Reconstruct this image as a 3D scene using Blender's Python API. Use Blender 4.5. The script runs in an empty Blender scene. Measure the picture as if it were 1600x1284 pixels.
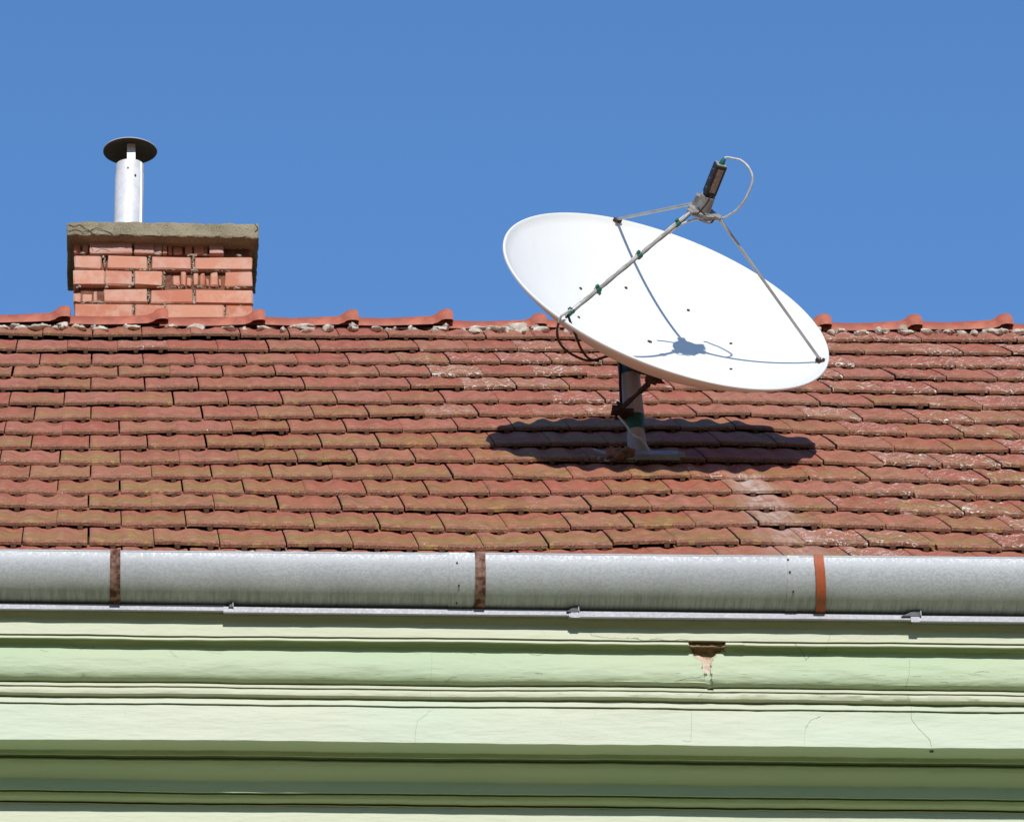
import bpy, math, random
import numpy as np
from mathutils import Vector, Matrix, noise
random.seed(7)
R = math.radians

# ------------------------------------------------------------------ camera, sky, sun, exposure
F, TH, PSI, RHO, PHI, DIST, X0, EL, LEXP = (7344.312, 0.4717386, 0.0981962, -0.0388489,
                                            0.6200314, 14.311852, -0.232525, 0.4443199, 0.3473762)
CAM = Vector((0, 0, 1.6))
fw = Vector((math.sin(PSI)*math.cos(TH), math.cos(PSI)*math.cos(TH), math.sin(TH)))
r_ = Vector((math.cos(PSI), -math.sin(PSI), 0))
u_ = r_.cross(fw)
RT = r_*math.cos(RHO) + u_*math.sin(RHO)
UP = -r_*math.sin(RHO) + u_*math.cos(RHO)

def ray(px, py):
    return (fw*F + RT*(px-800) - UP*(py-642)).normalized()

def hit(px, py, p0, n):
    d = ray(px, py)
    return CAM + d*((p0-CAM).dot(n)/d.dot(n))

sc = bpy.context.scene
cd = bpy.data.cameras.new('camera'); cam = bpy.data.objects.new('camera', cd)
sc.collection.objects.link(cam)
cam.matrix_world = Matrix.Translation(CAM) @ Matrix((RT, UP, -fw)).transposed().to_4x4()
cd.sensor_width = 36; cd.lens = F*36/1600; cd.clip_end = 3000; cd.clip_start = .1
sc.camera = cam

SUN_EL, SUN_AZ = R(29.8), R(1.5)        # azimuth measured from facing the facade, + = to the right
SUN = Vector((math.sin(SUN_AZ)*math.cos(SUN_EL), -math.cos(SUN_AZ)*math.cos(SUN_EL), math.sin(SUN_EL)))
w = bpy.data.worlds.new('World'); sc.world = w; w.use_nodes = True
nt = w.node_tree
sky = nt.nodes.new('ShaderNodeTexSky'); sky.sky_type = 'NISHITA'; sky.sun_disc = False
sky.sun_elevation = SUN_EL; sky.sun_rotation = math.atan2(SUN.x, SUN.y)
sky.altitude = 0; sky.air_density = 1.3; sky.dust_density = 0; sky.ozone_density = 10
nt.links.new(sky.outputs[0], nt.nodes['Background'].inputs[0])
nt.nodes['Background'].inputs[1].default_value = .15
sl = bpy.data.lights.new('sun', 'SUN'); so = bpy.data.objects.new('sun', sl); sc.collection.objects.link(so)
sl.energy = 4.8; sl.angle = R(.53); sl.color = (1, .95, .87)
so.rotation_euler = SUN.to_track_quat('Z', 'Y').to_euler(); so.location = (0, 0, 30)
sc.view_settings.view_transform = 'Standard'; sc.view_settings.look = 'None'
sc.view_settings.exposure = 0; sc.view_settings.gamma = 1

# ------------------------------------------------------------------ helpers
def link(o, parent=None):
    sc.collection.objects.link(o)
    if parent is not None: o.parent = parent
    return o

class MB:
    """collects geometry for one mesh object"""
    def __init__(s): s.v = []; s.f = []; s.m = []
    def add(s, vs, fs, mi=0):
        b = len(s.v); s.v += [tuple(v) for v in vs]; s.f += [tuple(b+i for i in f) for f in fs]; s.m += [mi]*len(fs)
    def box(s, c, ax, ay, az, mi=0, jit=0, bev=0):
        c = Vector(c)
        def q(a, b, d):
            p = c+ax*a+ay*b+az*d
            if jit: p += Vector([random.uniform(-jit, jit) for _ in range(3)])
            return p
        if not bev:
            vs = [q(a, b, d) for a in (-1, 1) for b in (-1, 1) for d in (-1, 1)]
            s.add(vs, [(0, 1, 3, 2), (4, 6, 7, 5), (0, 4, 5, 1), (2, 3, 7, 6), (0, 2, 6, 4), (1, 5, 7, 3)], mi); return
        # chamfered box
        vs = []; key = {}
        L = (ax.length, ay.length, az.length)
        for a in (-1, 1):
            for b in (-1, 1):
                for d in (-1, 1):
                    for k in range(3):
                        t = [a, b, d]
                        for j in range(3):
                            if j != k: t[j] *= 1-bev/L[j]
                        key[(a, b, d, k)] = len(vs); vs.append(q(*t))
        fs = []
        for k in range(3):
            i, j = [(1, 2), (2, 0), (0, 1)][k]
            for sg in (-1, 1):
                loop = []
                for (x, y) in ((-1, -1), (1, -1), (1, 1), (-1, 1)):
                    t = [0, 0, 0]; t[k] = sg; t[i] = x; t[j] = y
                    loop.append(key[(*t, k)])
                fs.append(loop if sg > 0 else loop[::-1])
        for k in range(3):          # edge faces along axis k
            i, j = [(1, 2), (2, 0), (0, 1)][k]
            for x in (-1, 1):
                for y in (-1, 1):
                    t0 = [0, 0, 0]; t0[i] = x; t0[j] = y; t0[k] = -1
                    t1 = list(t0); t1[k] = 1
                    fs.append([key[(*t0, i)], key[(*t1, i)], key[(*t1, j)], key[(*t0, j)]])
        for a in (-1, 1):
            for b in (-1, 1):
                for d in (-1, 1):
                    fs.append([key[(a, b, d, 0)], key[(a, b, d, 1)], key[(a, b, d, 2)]])
        s.add(vs, fs, mi)
    def tube(s, pts, rad, n=10, mi=0, caps=True):
        pts = [Vector(p) for p in pts]
        rads = rad if isinstance(rad, (list, tuple)) else [rad]*len(pts)
        t = (pts[1]-pts[0]).normalized(); a = t.orthogonal().normalized()
        rings = []
        for i, p in enumerate(pts):
            t = (pts[min(i+1, len(pts)-1)]-pts[max(i-1, 0)]).normalized()
            a = (a-t*a.dot(t)).normalized(); b = t.cross(a)
            rings.append([p+(a*math.cos(2*math.pi*k/n)+b*math.sin(2*math.pi*k/n))*rads[i] for k in range(n)])
        vs = [q for r in rings for q in r]
        fs = [(i*n+k, i*n+(k+1) % n, (i+1)*n+(k+1) % n, (i+1)*n+k) for i in range(len(pts)-1) for k in range(n)]
        if caps: fs += [tuple(range(n))[::-1], tuple((len(pts)-1)*n+k for k in range(n))]
        s.add(vs, fs, mi)
    def blob(s, c, rx, ry, rz, mi=0, amp=.3, seed=0, n=8, ax=None):
        c = Vector(c); ax = ax or (Vector((1, 0, 0)), Vector((0, 1, 0)), Vector((0, 0, 1)))
        vs = []; m = n//2+1
        for i in range(m+1):
            th = math.pi*i/m
            for k in range(n):
                ph = 2*math.pi*k/n
                d = Vector((math.sin(th)*math.cos(ph), math.sin(th)*math.sin(ph), math.cos(th)))
                q = 1+amp*noise.noise(d*1.7+Vector((seed*3.1, seed*1.7, 5)))*1.6
                vs.append(c+ax[0]*d.x*rx*q+ax[1]*d.y*ry*q+ax[2]*d.z*rz*q)
        fs = [(i*n+k, (i+1)*n+k, (i+1)*n+(k+1) % n, i*n+(k+1) % n) for i in range(m) for k in range(n)]
        s.add(vs, fs, mi)
    def build(s, name, mats, parent=None, smooth=None):
        me = bpy.data.meshes.new(name); me.from_pydata(s.v, [], s.f)
        if not isinstance(mats, (list, tuple)): mats = [mats]
        for m in mats: me.materials.append(m)
        if len(mats) > 1: me.polygons.foreach_set('material_index', s.m)
        me.validate(); me.update()
        if smooth is not None:
            me.polygons.foreach_set('use_smooth', [True]*len(me.polygons)); me.set_sharp_from_angle(angle=R(smooth))
        return link(bpy.data.objects.new(name, me), parent)

def tag(o, label=None, cat=None, group=None, kind=None):
    if label: o['label'] = label
    if cat: o['category'] = cat
    if group: o['group'] = group
    if kind: o['kind'] = kind
    return o

def spline(pts, n=8):
    """Catmull-Rom through points"""
    P = [Vector(p) for p in pts]; P = [P[0]*2-P[1]]+P+[P[-1]*2-P[-2]]; out = []
    for i in range(1, len(P)-2):
        for k in range(n):
            t = k/n; a, b, c, d = P[i-1:i+3]
            out.append(.5*((2*b)+(c-a)*t+(2*a-5*b+4*c-d)*t*t+(3*b-a-3*c+d)*t**3))
    return out+[P[-2]]

# ------------------------------------------------------------------ materials
class NT:
    def __init__(s, name):
        s.m = bpy.data.materials.new(name); s.m.use_nodes = True; s.t = s.m.node_tree
        s.p = s.t.nodes['Principled BSDF']; s.out = s.t.nodes['Material Output']
    def n(s, typ, ins=None, **kw):
        x = s.t.nodes.new('ShaderNode'+typ)
        for k, v in kw.items(): setattr(x, k, v)
        for k, v in (ins or {}).items(): s.set(x, k, v)
        return x
    def set(s, x, k, v):
        i = x.inputs[k]
        if isinstance(v, bpy.types.NodeSocket): s.t.links.new(v, i)
        elif isinstance(v, (tuple, list)) and len(v) == 3 and i.type == 'RGBA': i.default_value = (*v, 1)
        else: i.default_value = v
    def obj(s, scale=(1, 1, 1)):
        c = s.n('TexCoord'); return s.n('Mapping', {'Vector': c.outputs['Object'], 'Scale': scale}).outputs[0]
    def noise(s, scale, vec=None, det=3, rough=.5, dist=0):
        x = s.n('TexNoise', {'Scale': scale, 'Detail': det, 'Roughness': rough, 'Distortion': dist})
        if vec is not None: s.set(x, 'Vector', vec)
        return x.outputs[0]
    def math(s, op, a, b=0, c=0, clamp=False):
        x = s.n('Math', {0: a, 1: b}, operation=op, use_clamp=clamp)
        if op in ('MULTIPLY_ADD', 'COMPARE'): s.set(x, 2, c)
        return x.outputs[0]
    def ramp(s, v, lo, hi, a=0., b=1.):
        return s.n('MapRange', {0: v, 1: lo, 2: hi, 3: a, 4: b}, interpolation_type='SMOOTHSTEP').outputs[0]
    def mix(s, f, a, b, blend='MIX'):
        x = s.n('Mix', data_type='RGBA', blend_type=blend)
        s.set(x, 0, f); s.set(x, 6, a); s.set(x, 7, b); return x.outputs[2]
    def bump(s, h, strength=.3, dist=.01, nrm=None):
        x = s.n('Bump', {'Height': h, 'Strength': strength, 'Distance': dist})
        if nrm is not None: s.set(x, 'Normal', nrm)
        return x.outputs[0]
    def fin(s, col, rough=.7, metal=0, bump=None, spec=.3, dim=.765):
        if dim != 1: col = s.mix(1.0, col, (dim, dim, dim), 'MULTIPLY')
        s.set(s.p, 'Base Color', col); s.set(s.p, 'Roughness', rough); s.set(s.p, 'Metallic', metal)
        s.set(s.p, 'Specular IOR Level', spec)
        if bump is not None: s.set(s.p, 'Normal', bump)
        return s.m

def worn(name, a, b, scale=8, rough=.7, metal=0, bs=.2, bd=.003, spec=.3, fine=60):
    t = NT(name); v = t.obj()
    n1 = t.noise(scale, v, 5, .6); n2 = t.noise(fine, v, 3)
    c = t.mix(t.ramp(n1, .38, .62), a, b)
    c = t.mix(t.ramp(n2, .3, .75, 0, .25), c, tuple(x*.6 for x in a))
    return t.fin(c, rough, metal, t.bump(n2, bs, bd), spec)

def mat_tile(name='fired_clay_tile'):
    t = NT(name)
    uv = t.n('UVMap', uv_map='tile_uv').outputs[0]
    sx = t.n('SeparateXYZ', {0: uv}); U, V = sx.outputs[0], sx.outputs[1]
    rn = t.n('Attribute', attribute_name='tile_rnd').outputs['Color']
    sr = t.n('SeparateColor', {0: rn}); ra, rg, rb = sr.outputs
    o = t.obj()
    big = t.noise(2.2, o, 3); med = t.noise(14, o, 5, .6); fine = t.noise(90, o, 4, .65); sp = t.noise(260, o, 2)
    col = t.mix(ra, (.46, .118, .070), (.50, .185, .118))
    col = t.mix(t.ramp(med, .42, .7, 0, .6), col, (.23, .072, .042))
    col = t.mix(t.ramp(fine, .50, .68, 0, .38), col, (.58, .26, .17)); col = t.mix(t.ramp(fine, .46, .30, 0, .5), col, (.17, .06, .036))
    # moss / olive patina over the exposed middle of each tile
    cu0 = t.n('Attribute', attribute_name='tile_u').outputs['Fac']; cu0 = t.math('COSINE', t.math('MULTIPLY', t.math('SUBTRACT', cu0, .60), 4*math.pi))
    Vm = t.math('ADD', V, t.math('MULTIPLY', cu0, .13)); Vm = t.math('ADD', Vm, t.math('MULTIPLY', t.math('SUBTRACT', med, .5), .5))
    midv = t.math('MULTIPLY', t.ramp(V, .03, .14), t.ramp(Vm, .80, .40))
    mo = t.math('ADD', t.math('MULTIPLY', rg, .62), t.math('MULTIPLY', med, 1.0))
    mo = t.ramp(t.math('ADD', mo, t.math('MULTIPLY', big, .35)), .80, 1.30)
    col = t.mix(t.math('MULTIPLY', t.math('MULTIPLY', mo, midv), .8), col, (.33, .205, .060))
    # vertical drips
    dr = t.noise(1, t.n('Mapping', {'Vector': uv, 'Scale': (16, .8, 1)}).outputs[0], 2)
    col = t.mix(t.ramp(dr, .55, .75, 0, .25), col, (.42, .24, .13))
    # weathered nose: brown crust
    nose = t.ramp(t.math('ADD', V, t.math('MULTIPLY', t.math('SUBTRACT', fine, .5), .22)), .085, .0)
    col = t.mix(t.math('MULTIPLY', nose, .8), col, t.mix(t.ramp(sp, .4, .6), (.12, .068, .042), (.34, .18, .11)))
    # lit highlights painted into the colour of the lower crests
    cr = t.math('MULTIPLY', t.ramp(V, .05, .10), t.ramp(V, .20, .12))
    cu = t.n('Attribute', attribute_name='tile_u').outputs['Fac']; cu = t.math('COSINE', t.math('MULTIPLY', t.math('SUBTRACT', cu, .60), 4*math.pi))
    cr = t.math('MULTIPLY', cr, t.ramp(t.math('ADD', cu, t.math('MULTIPLY', fine, .8)), .9, 1.6))
    col = t.mix(t.math('MULTIPLY', cr, .75), col, (.60, .30, .22))
    # dark soot/algae patches that ignore tile borders
    pt = t.noise(6.5, o, 6, .7)
    col = t.mix(t.ramp(pt, .52, .66, 0, .38), col, (.17, .085, .045))
    col = t.mix(t.ramp(t.noise(19, o, 5, .7), .56, .68, 0, .5), col, (.50, .30, .19))
    col = t.mix(t.math('MULTIPLY', t.ramp(t.noise(24, o, 4, .7), .55, .64), t.math('MULTIPLY', rg, .75)), col, (.42, .31, .085))
    # speckles
    col = t.mix(t.ramp(sp, .66, .74, 0, .5), col, (.62, .45, .33))
    col = t.mix(t.ramp(sp, .30, .22, 0, .5), col, (.10, .05, .03))
    # whitish lichen scratches (contour lines of a stretched noise), only on some tiles
    on = t.n('Mapping', {'Vector': uv, 'Rotation': (0, 0, .5), 'Scale': (2.4, 5.0, 1)}).outputs[0]
    l1 = t.noise(1.7, on, 1, .4, .8)
    ln = t.math('ABSOLUTE', t.math('SUBTRACT', l1, .5))
    pm = t.noise(17, o, 2)
    ln = t.math('MULTIPLY', t.ramp(ln, .020, .010), t.ramp(t.math('ADD', pm, t.math('MULTIPLY', rb, .34)), .64, .70))
    l2 = t.noise(55, o, 3, .7); blot = t.ramp(t.math('ADD', l2, t.math('MULTIPLY', rb, .15)), .725, .745)
    wt = t.math('MAXIMUM', t.math('MULTIPLY', ln, t.ramp(rb, .15, .6)), blot)
    col = t.mix(wt, col, (.88, .82, .72))
    # pale lime run-off below the mast foot
    wl = t.n('Attribute', attribute_name='tile_lime').outputs['Fac']
    col = t.mix(t.math('MULTIPLY', t.math('MULTIPLY', wl, 1.1), t.ramp(t.math('ADD', t.math('MULTIPLY', dr, .5), t.math('MULTIPLY', med, .6)), .42, .68, .1, 1)), col, (.64, .50, .43))
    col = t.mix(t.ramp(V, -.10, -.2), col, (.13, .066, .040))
    col = t.mix(t.ramp(t.noise(38, o, 4, .7), .60, .72, 0, .45), col, (.12, .065, .04))
    b = t.bump(t.math('ADD', fine, t.math('MULTIPLY', med, 1.2)), .8, .005)
    return t.fin(col, .75, 0, b, .25)

def mat_paint():
    t = NT('green_facade_paint'); o = t.obj(); st = t.obj((1.5, 1.5, 26))
    big = t.noise(1.6, o, 3); st1 = t.noise(6, st, 4, .6); f = t.noise(70, o, 4)
    ti = t.n('Attribute', attribute_name='paint_tint').outputs['Fac']
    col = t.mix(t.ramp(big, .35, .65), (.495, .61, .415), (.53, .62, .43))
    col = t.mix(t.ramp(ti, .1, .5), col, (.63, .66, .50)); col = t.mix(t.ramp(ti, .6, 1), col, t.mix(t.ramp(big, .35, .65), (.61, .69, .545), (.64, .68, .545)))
    col = t.mix(t.ramp(st1, .5, .8, 0, .22), col, (.64, .58, .42))
    col = t.mix(t.ramp(f, .62, .75, 0, .18), col, (.42, .50, .30))
    b = t.bump(t.noise(14, t.obj((1, 1, 5)), 5, .6), .45, .006)
    b = t.bump(t.noise(5, t.obj((.8, 1, 6)), 3), .2, .010, b)
    return t.fin(col, .6, 0, b, .25)

def mat_zinc(name, base=(.50, .53, .57), streak=True, metal=.45, rough=.42):
    t = NT(name); o = t.obj()
    vo = t.n('TexVoronoi', {'Vector': o, 'Scale': 190.}).outputs['Color']
    s = t.n('SeparateColor', {0: vo}).outputs[0]
    n = t.noise(5, o, 5, .6)
    col = t.mix(t.ramp(s, 0, 1, 0, .35), base, tuple(min(1, x*1.5) for x in base))
    col = t.mix(t.ramp(n, .4, .7, 0, .3), col, tuple(x*.75 for x in base))
    if streak:
        uvz = t.n('Attribute', attribute_name='arc').outputs['Fac']
        sn = t.noise(7, t.obj((14, 1, 1.2)), 5, .75)
        dz = t.math('ADD', uvz, t.math('MULTIPLY', t.math('SUBTRACT', n, .5), .35))
        band = t.math('MULTIPLY', t.ramp(dz, .42, .66), t.ramp(dz, 1.0, .80))
        col = t.mix(t.math('MULTIPLY', band, t.ramp(sn, .40, .62, .08, .6)), col, (.215, .225, .245))
        low = t.ramp(dz, .74, .95)
        col = t.mix(t.math('MULTIPLY', low, .3), col, (.40, .39, .33))
    f = t.noise(120, o, 3)
    return t.fin(col, t.ramp(s, 0, 1, rough-.06, rough+.15), metal, t.bump(t.math('ADD', f, s), .18, .0015), .4)

def mat_brick():
    t = NT('red_brick'); o = t.obj()
    at = t.n('Attribute', attribute_name='brick_rnd').outputs['Color']; s = t.n('SeparateColor', {0: at}).outputs
    n1 = t.noise(11, o, 5, .65); n2 = t.noise(80, o, 4, .6)
    col = t.mix(s[0], (.56, .20, .12), (.66, .31, .205))
    col = t.mix(t.ramp(n1, .45, .62, 0, .55), col, (.70, .45, .34))
    col = t.mix(t.math('MULTIPLY', s[1], t.ramp(n1, .3, .6, .3, .8)), col, (.58, .40, .36))
    col = t.mix(t.ramp(n2, .35, .25, 0, .5), col, (.2, .08, .05))
    return t.fin(col, .85, 0, t.bump(t.math('ADD', n2, n1), .4, .004), .15)

M = {}
M['tile'] = mat_tile(); M['paint'] = mat_paint(); M['brick'] = mat_brick()
M['gutter'] = mat_zinc('galvanised_gutter', (.465, .485, .52), True, .1, .5); M['flash'] = mat_zinc('zinc_flashing', (.40, .40, .455), False, .1, .55)
M['ridge'] = worn('ridge_clay', (.54, .165, .092), (.38, .105, .062), 13, .6, bs=.25, spec=.35)
M['mortar'] = worn('old_lime_mortar', (.74, .68, .58), (.50, .43, .34), 25, .95, bs=.7, bd=.006)
M['brickin'] = worn('broken_brick_inside', (.26, .10, .06), (.14, .07, .045), 30, .95, bs=.8)
M['joint'] = worn('brick_mortar', (.34, .28, .20), (.52, .45, .36), 30, .95, bs=.8, bd=.008)
M['underlay'] = worn('dark_underlay', (.03, .02, .015), (.05, .03, .02))
M['rust'] = worn('rusty_strap', (.10, .028, .017), (.34, .20, .16), 42, .8, bs=.5)
M['primer'] = worn('orange_primer_strap', (.50, .12, .045), (.40, .10, .045), 18, .6)
M['white'] = None
M['rod'] = worn('grey_galvanised_rod', (.46, .45, .43), (.56, .55, .52), 12, .5, .3)
M['mast'] = worn('grey_mast_paint', (.55, .47, .45), (.45, .38, .36), 8, .55)
M['tape'] = worn('teal_tape', (.02, .10, .10), (.03, .15, .13), 40, .45, bs=.4)
M['green'] = worn('green_tape', (.01, .12, .085), (.02, .17, .12), 60, .45)
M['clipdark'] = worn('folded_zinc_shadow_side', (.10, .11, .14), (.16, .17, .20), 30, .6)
M['dark'] = worn('dark_rusty_iron', (.05, .03, .025), (.11, .055, .04), 50, .8, .1, bs=.5)
M['black'] = worn('black_housing', (.022, .018, .016), (.06, .045, .04), 60, .5)
M['cable_w'] = worn('white_cable', (.72, .70, .66), (.60, .58, .54), 60, .5)
M['cable_b'] = worn('black_cable', (.018, .014, .013), (.03, .025, .02), 40, .55)
M['cable_r'] = worn('brown_cable', (.05, .025, .02), (.08, .045, .035), 40, .6)
M['horn'] = worn('grey_feed_cast', (.40, .39, .38), (.30, .27, .25), 40, .6, .2)
M['sticker'] = worn('faded_sticker', (.36, .27, .24), (.24, .17, .15), 120, .7)
M['steel'] = worn('bright_steel', (.88, .88, .89), (.76, .76, .78), 14, .5, .1)
M['plate'] = worn('grey_plate', (.46, .47, .50), (.36, .36, .38), 22, .5, .2)
M['capdark'] = worn('dark_cap_metal', (.07, .06, .055), (.10, .085, .08), 10, .7, .2)  # dark metal on the underside of the rain cap
M['damage'] = worn('bare_plaster', (.74, .60, .50), (.66, .50, .40), 30, .9, bs=.7)
M['hole'] = worn('brown_crumbled_plaster', (.38, .25, .15), (.46, .34, .20), 25, .95, bs=.8, bd=.01)
M['crack'] = worn('dirty_crack', (.27, .31, .20), (.14, .16, .10))
M['lump'] = worn('brown_lump', (.20, .115, .08), (.27, .17, .125), 30, .95, bs=.8, bd=.01)

t = NT('cap_concrete'); o = t.obj()
n1 = t.noise(7, o, 5, .6); n2 = t.noise(110, o, 4, .7); vo = t.n('TexVoronoi', {'Vector': o, 'Scale': 120.}).outputs['Distance']
c = t.mix(t.ramp(n1, .35, .65), (.38, .335, .23), (.26, .225, .15))
c = t.mix(t.ramp(vo, .15, .45, .7, 0), c, (.46, .41, .31)); c = t.mix(t.ramp(n2, .40, .30, 0, .8), c, (.10, .085, .06))
M['concrete'] = t.fin(c, .95, 0, t.bump(n2, .9, .008), .1)

t = NT('white_dish_coating'); o = t.obj()
n1 = t.noise(3, o, 4); n2 = t.noise(40, o, 4, .7)
c = t.mix(t.ramp(n1, .35, .65), (.80, .80, .78), (.76, .765, .75)); c = t.mix(t.ramp(n2, .66, .78, 0, .3), c, (.55, .53, .50))
c = t.mix(t.ramp(t.noise(1, t.obj((30, 3, 3)), 3), .60, .80, 0, .10), c, (.5, .48, .44))
M['white'] = t.fin(c, .5, 0, None, .3, .86)

t = NT('street_ground'); o = t.obj()
c = t.mix(t.ramp(t.noise(.3, o, 5), .4, .6), (.37, .33, .12), (.29, .28, .09))
M['ground'] = t.fin(c, .9, 0, None, .2)

# ------------------------------------------------------------------ ground
g = MB(); g.add([(-1500, -1500, 0), (1500, -1500, 0), (1500, 1500, 0), (-1500, 1500, 0)], [(0, 1, 2, 3)])
tag(g.build('ground', M['ground']), kind='structure')

hb = MB(); nx, ny = 60, 24; vs = []  # unseen bank added behind the camera to block low sky light
for i in range(nx+1):
    for j in range(ny+1):
        x = -260+520*i/nx; t_ = j/ny; y = -14-75*t_
        h = 27*(t_*t_*(3-2*t_))*(1+.12*math.sin(x*.03))+1.2*noise.noise(Vector((x*.05, y*.05, 0)))*min(1, t_*4) - .05*(t_ == 0)
        vs.append((x, y, h if t_ else -.05))
hb.add(vs, [(i*(ny+1)+j, i*(ny+1)+j+1, (i+1)*(ny+1)+j+1, (i+1)*(ny+1)+j) for i in range(nx) for j in range(ny)])
M['added_sky_blocker'] = worn('sky_blocker_green', (.045, .06, .02), (.08, .085, .035), .4, .95, fine=3)
tag(hb.build('added_sky_blocker', M['added_sky_blocker'], None, 180), kind='structure')

# ------------------------------------------------------------------ roof frame
RU = Vector((0, math.cos(PHI), math.sin(PHI)))           # up the slope
RN = Vector((0, -math.sin(PHI), math.cos(PHI)))          # roof normal
XA = Vector((1, 0, 0))
E0 = CAM + Vector((X0, DIST*math.cos(EL), DIST*math.sin(EL)))
def RP(x, s, n=0): return Vector((x, E0.y, E0.z)) + RU*s + RN*n
def roof_px(px, py, n=0):
    p = hit(px, py, E0+RN*n, RN); return p.x, (p-E0).dot(RU)

rows_px = {60: [527.4, 551, 573.5, 591.2, 610.8, 635.8, 659.1, 680.9, 704.3, 728.3, 752, 775, 797.1, 824.2, 853.8],
           450: [528.6, 551, 572.8, 589, 609.9, 633.3, 656.3, 678.8, 703, 727, 751, 774.4, 799.9, 828.3, 858.8],
           750: [531.4, 550, 569.7, 590, 610, 631.7, 653.5, 674.7, 699.6, 724.5, 751, 776.9, 802.4, 833.6, 861.6],
           1150: [533.3, 552.6, 572, 592.5, 611.5, 631.9, 652.4, 673.5, 698, 724.9, 750.6, 773.9, 798, 825.3, 852.2],
           1350: [535, 554.8, 575, 594.3, 615.5, 636.7, 659.7, 680.9, 704.3, 729.2, 754.1, 776, 800.9, 827.4, 854.5],
           1500: [536, 556.3, 576.6, 595.9, 617, 640.4, 663.8, 685.6, 709, 733.9, 757.3, 782.2, 808.7, 833.6, 861.6]}
row_cp = []
for i in range(15):
    row_cp.append(sorted(roof_px(px, ys[i]) for px, ys in rows_px.items()))
def row_s(i, x):
    if i >= 15: return row_s(14, x) - LEXP*(i-14)
    cp = row_cp[i]
    return float(np.interp(x, [c[0] for c in cp], [c[1] for c in cp]))

RIDGE_S = (roof_px(100, 508)[1]+roof_px(1500, 519)[1])/2 + .03
RIDGE = RP(0, RIDGE_S)                                  # y, z of the ridge line
HX0, HX1 = X0-10*.2, X0+27*.2

house = bpy.data.objects.new('house', None); link(house)
house.location = (0, 0, 0)
tag(house, 'pale green house with a weathered red clay tile roof above a moulded cornice', 'house')

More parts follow.
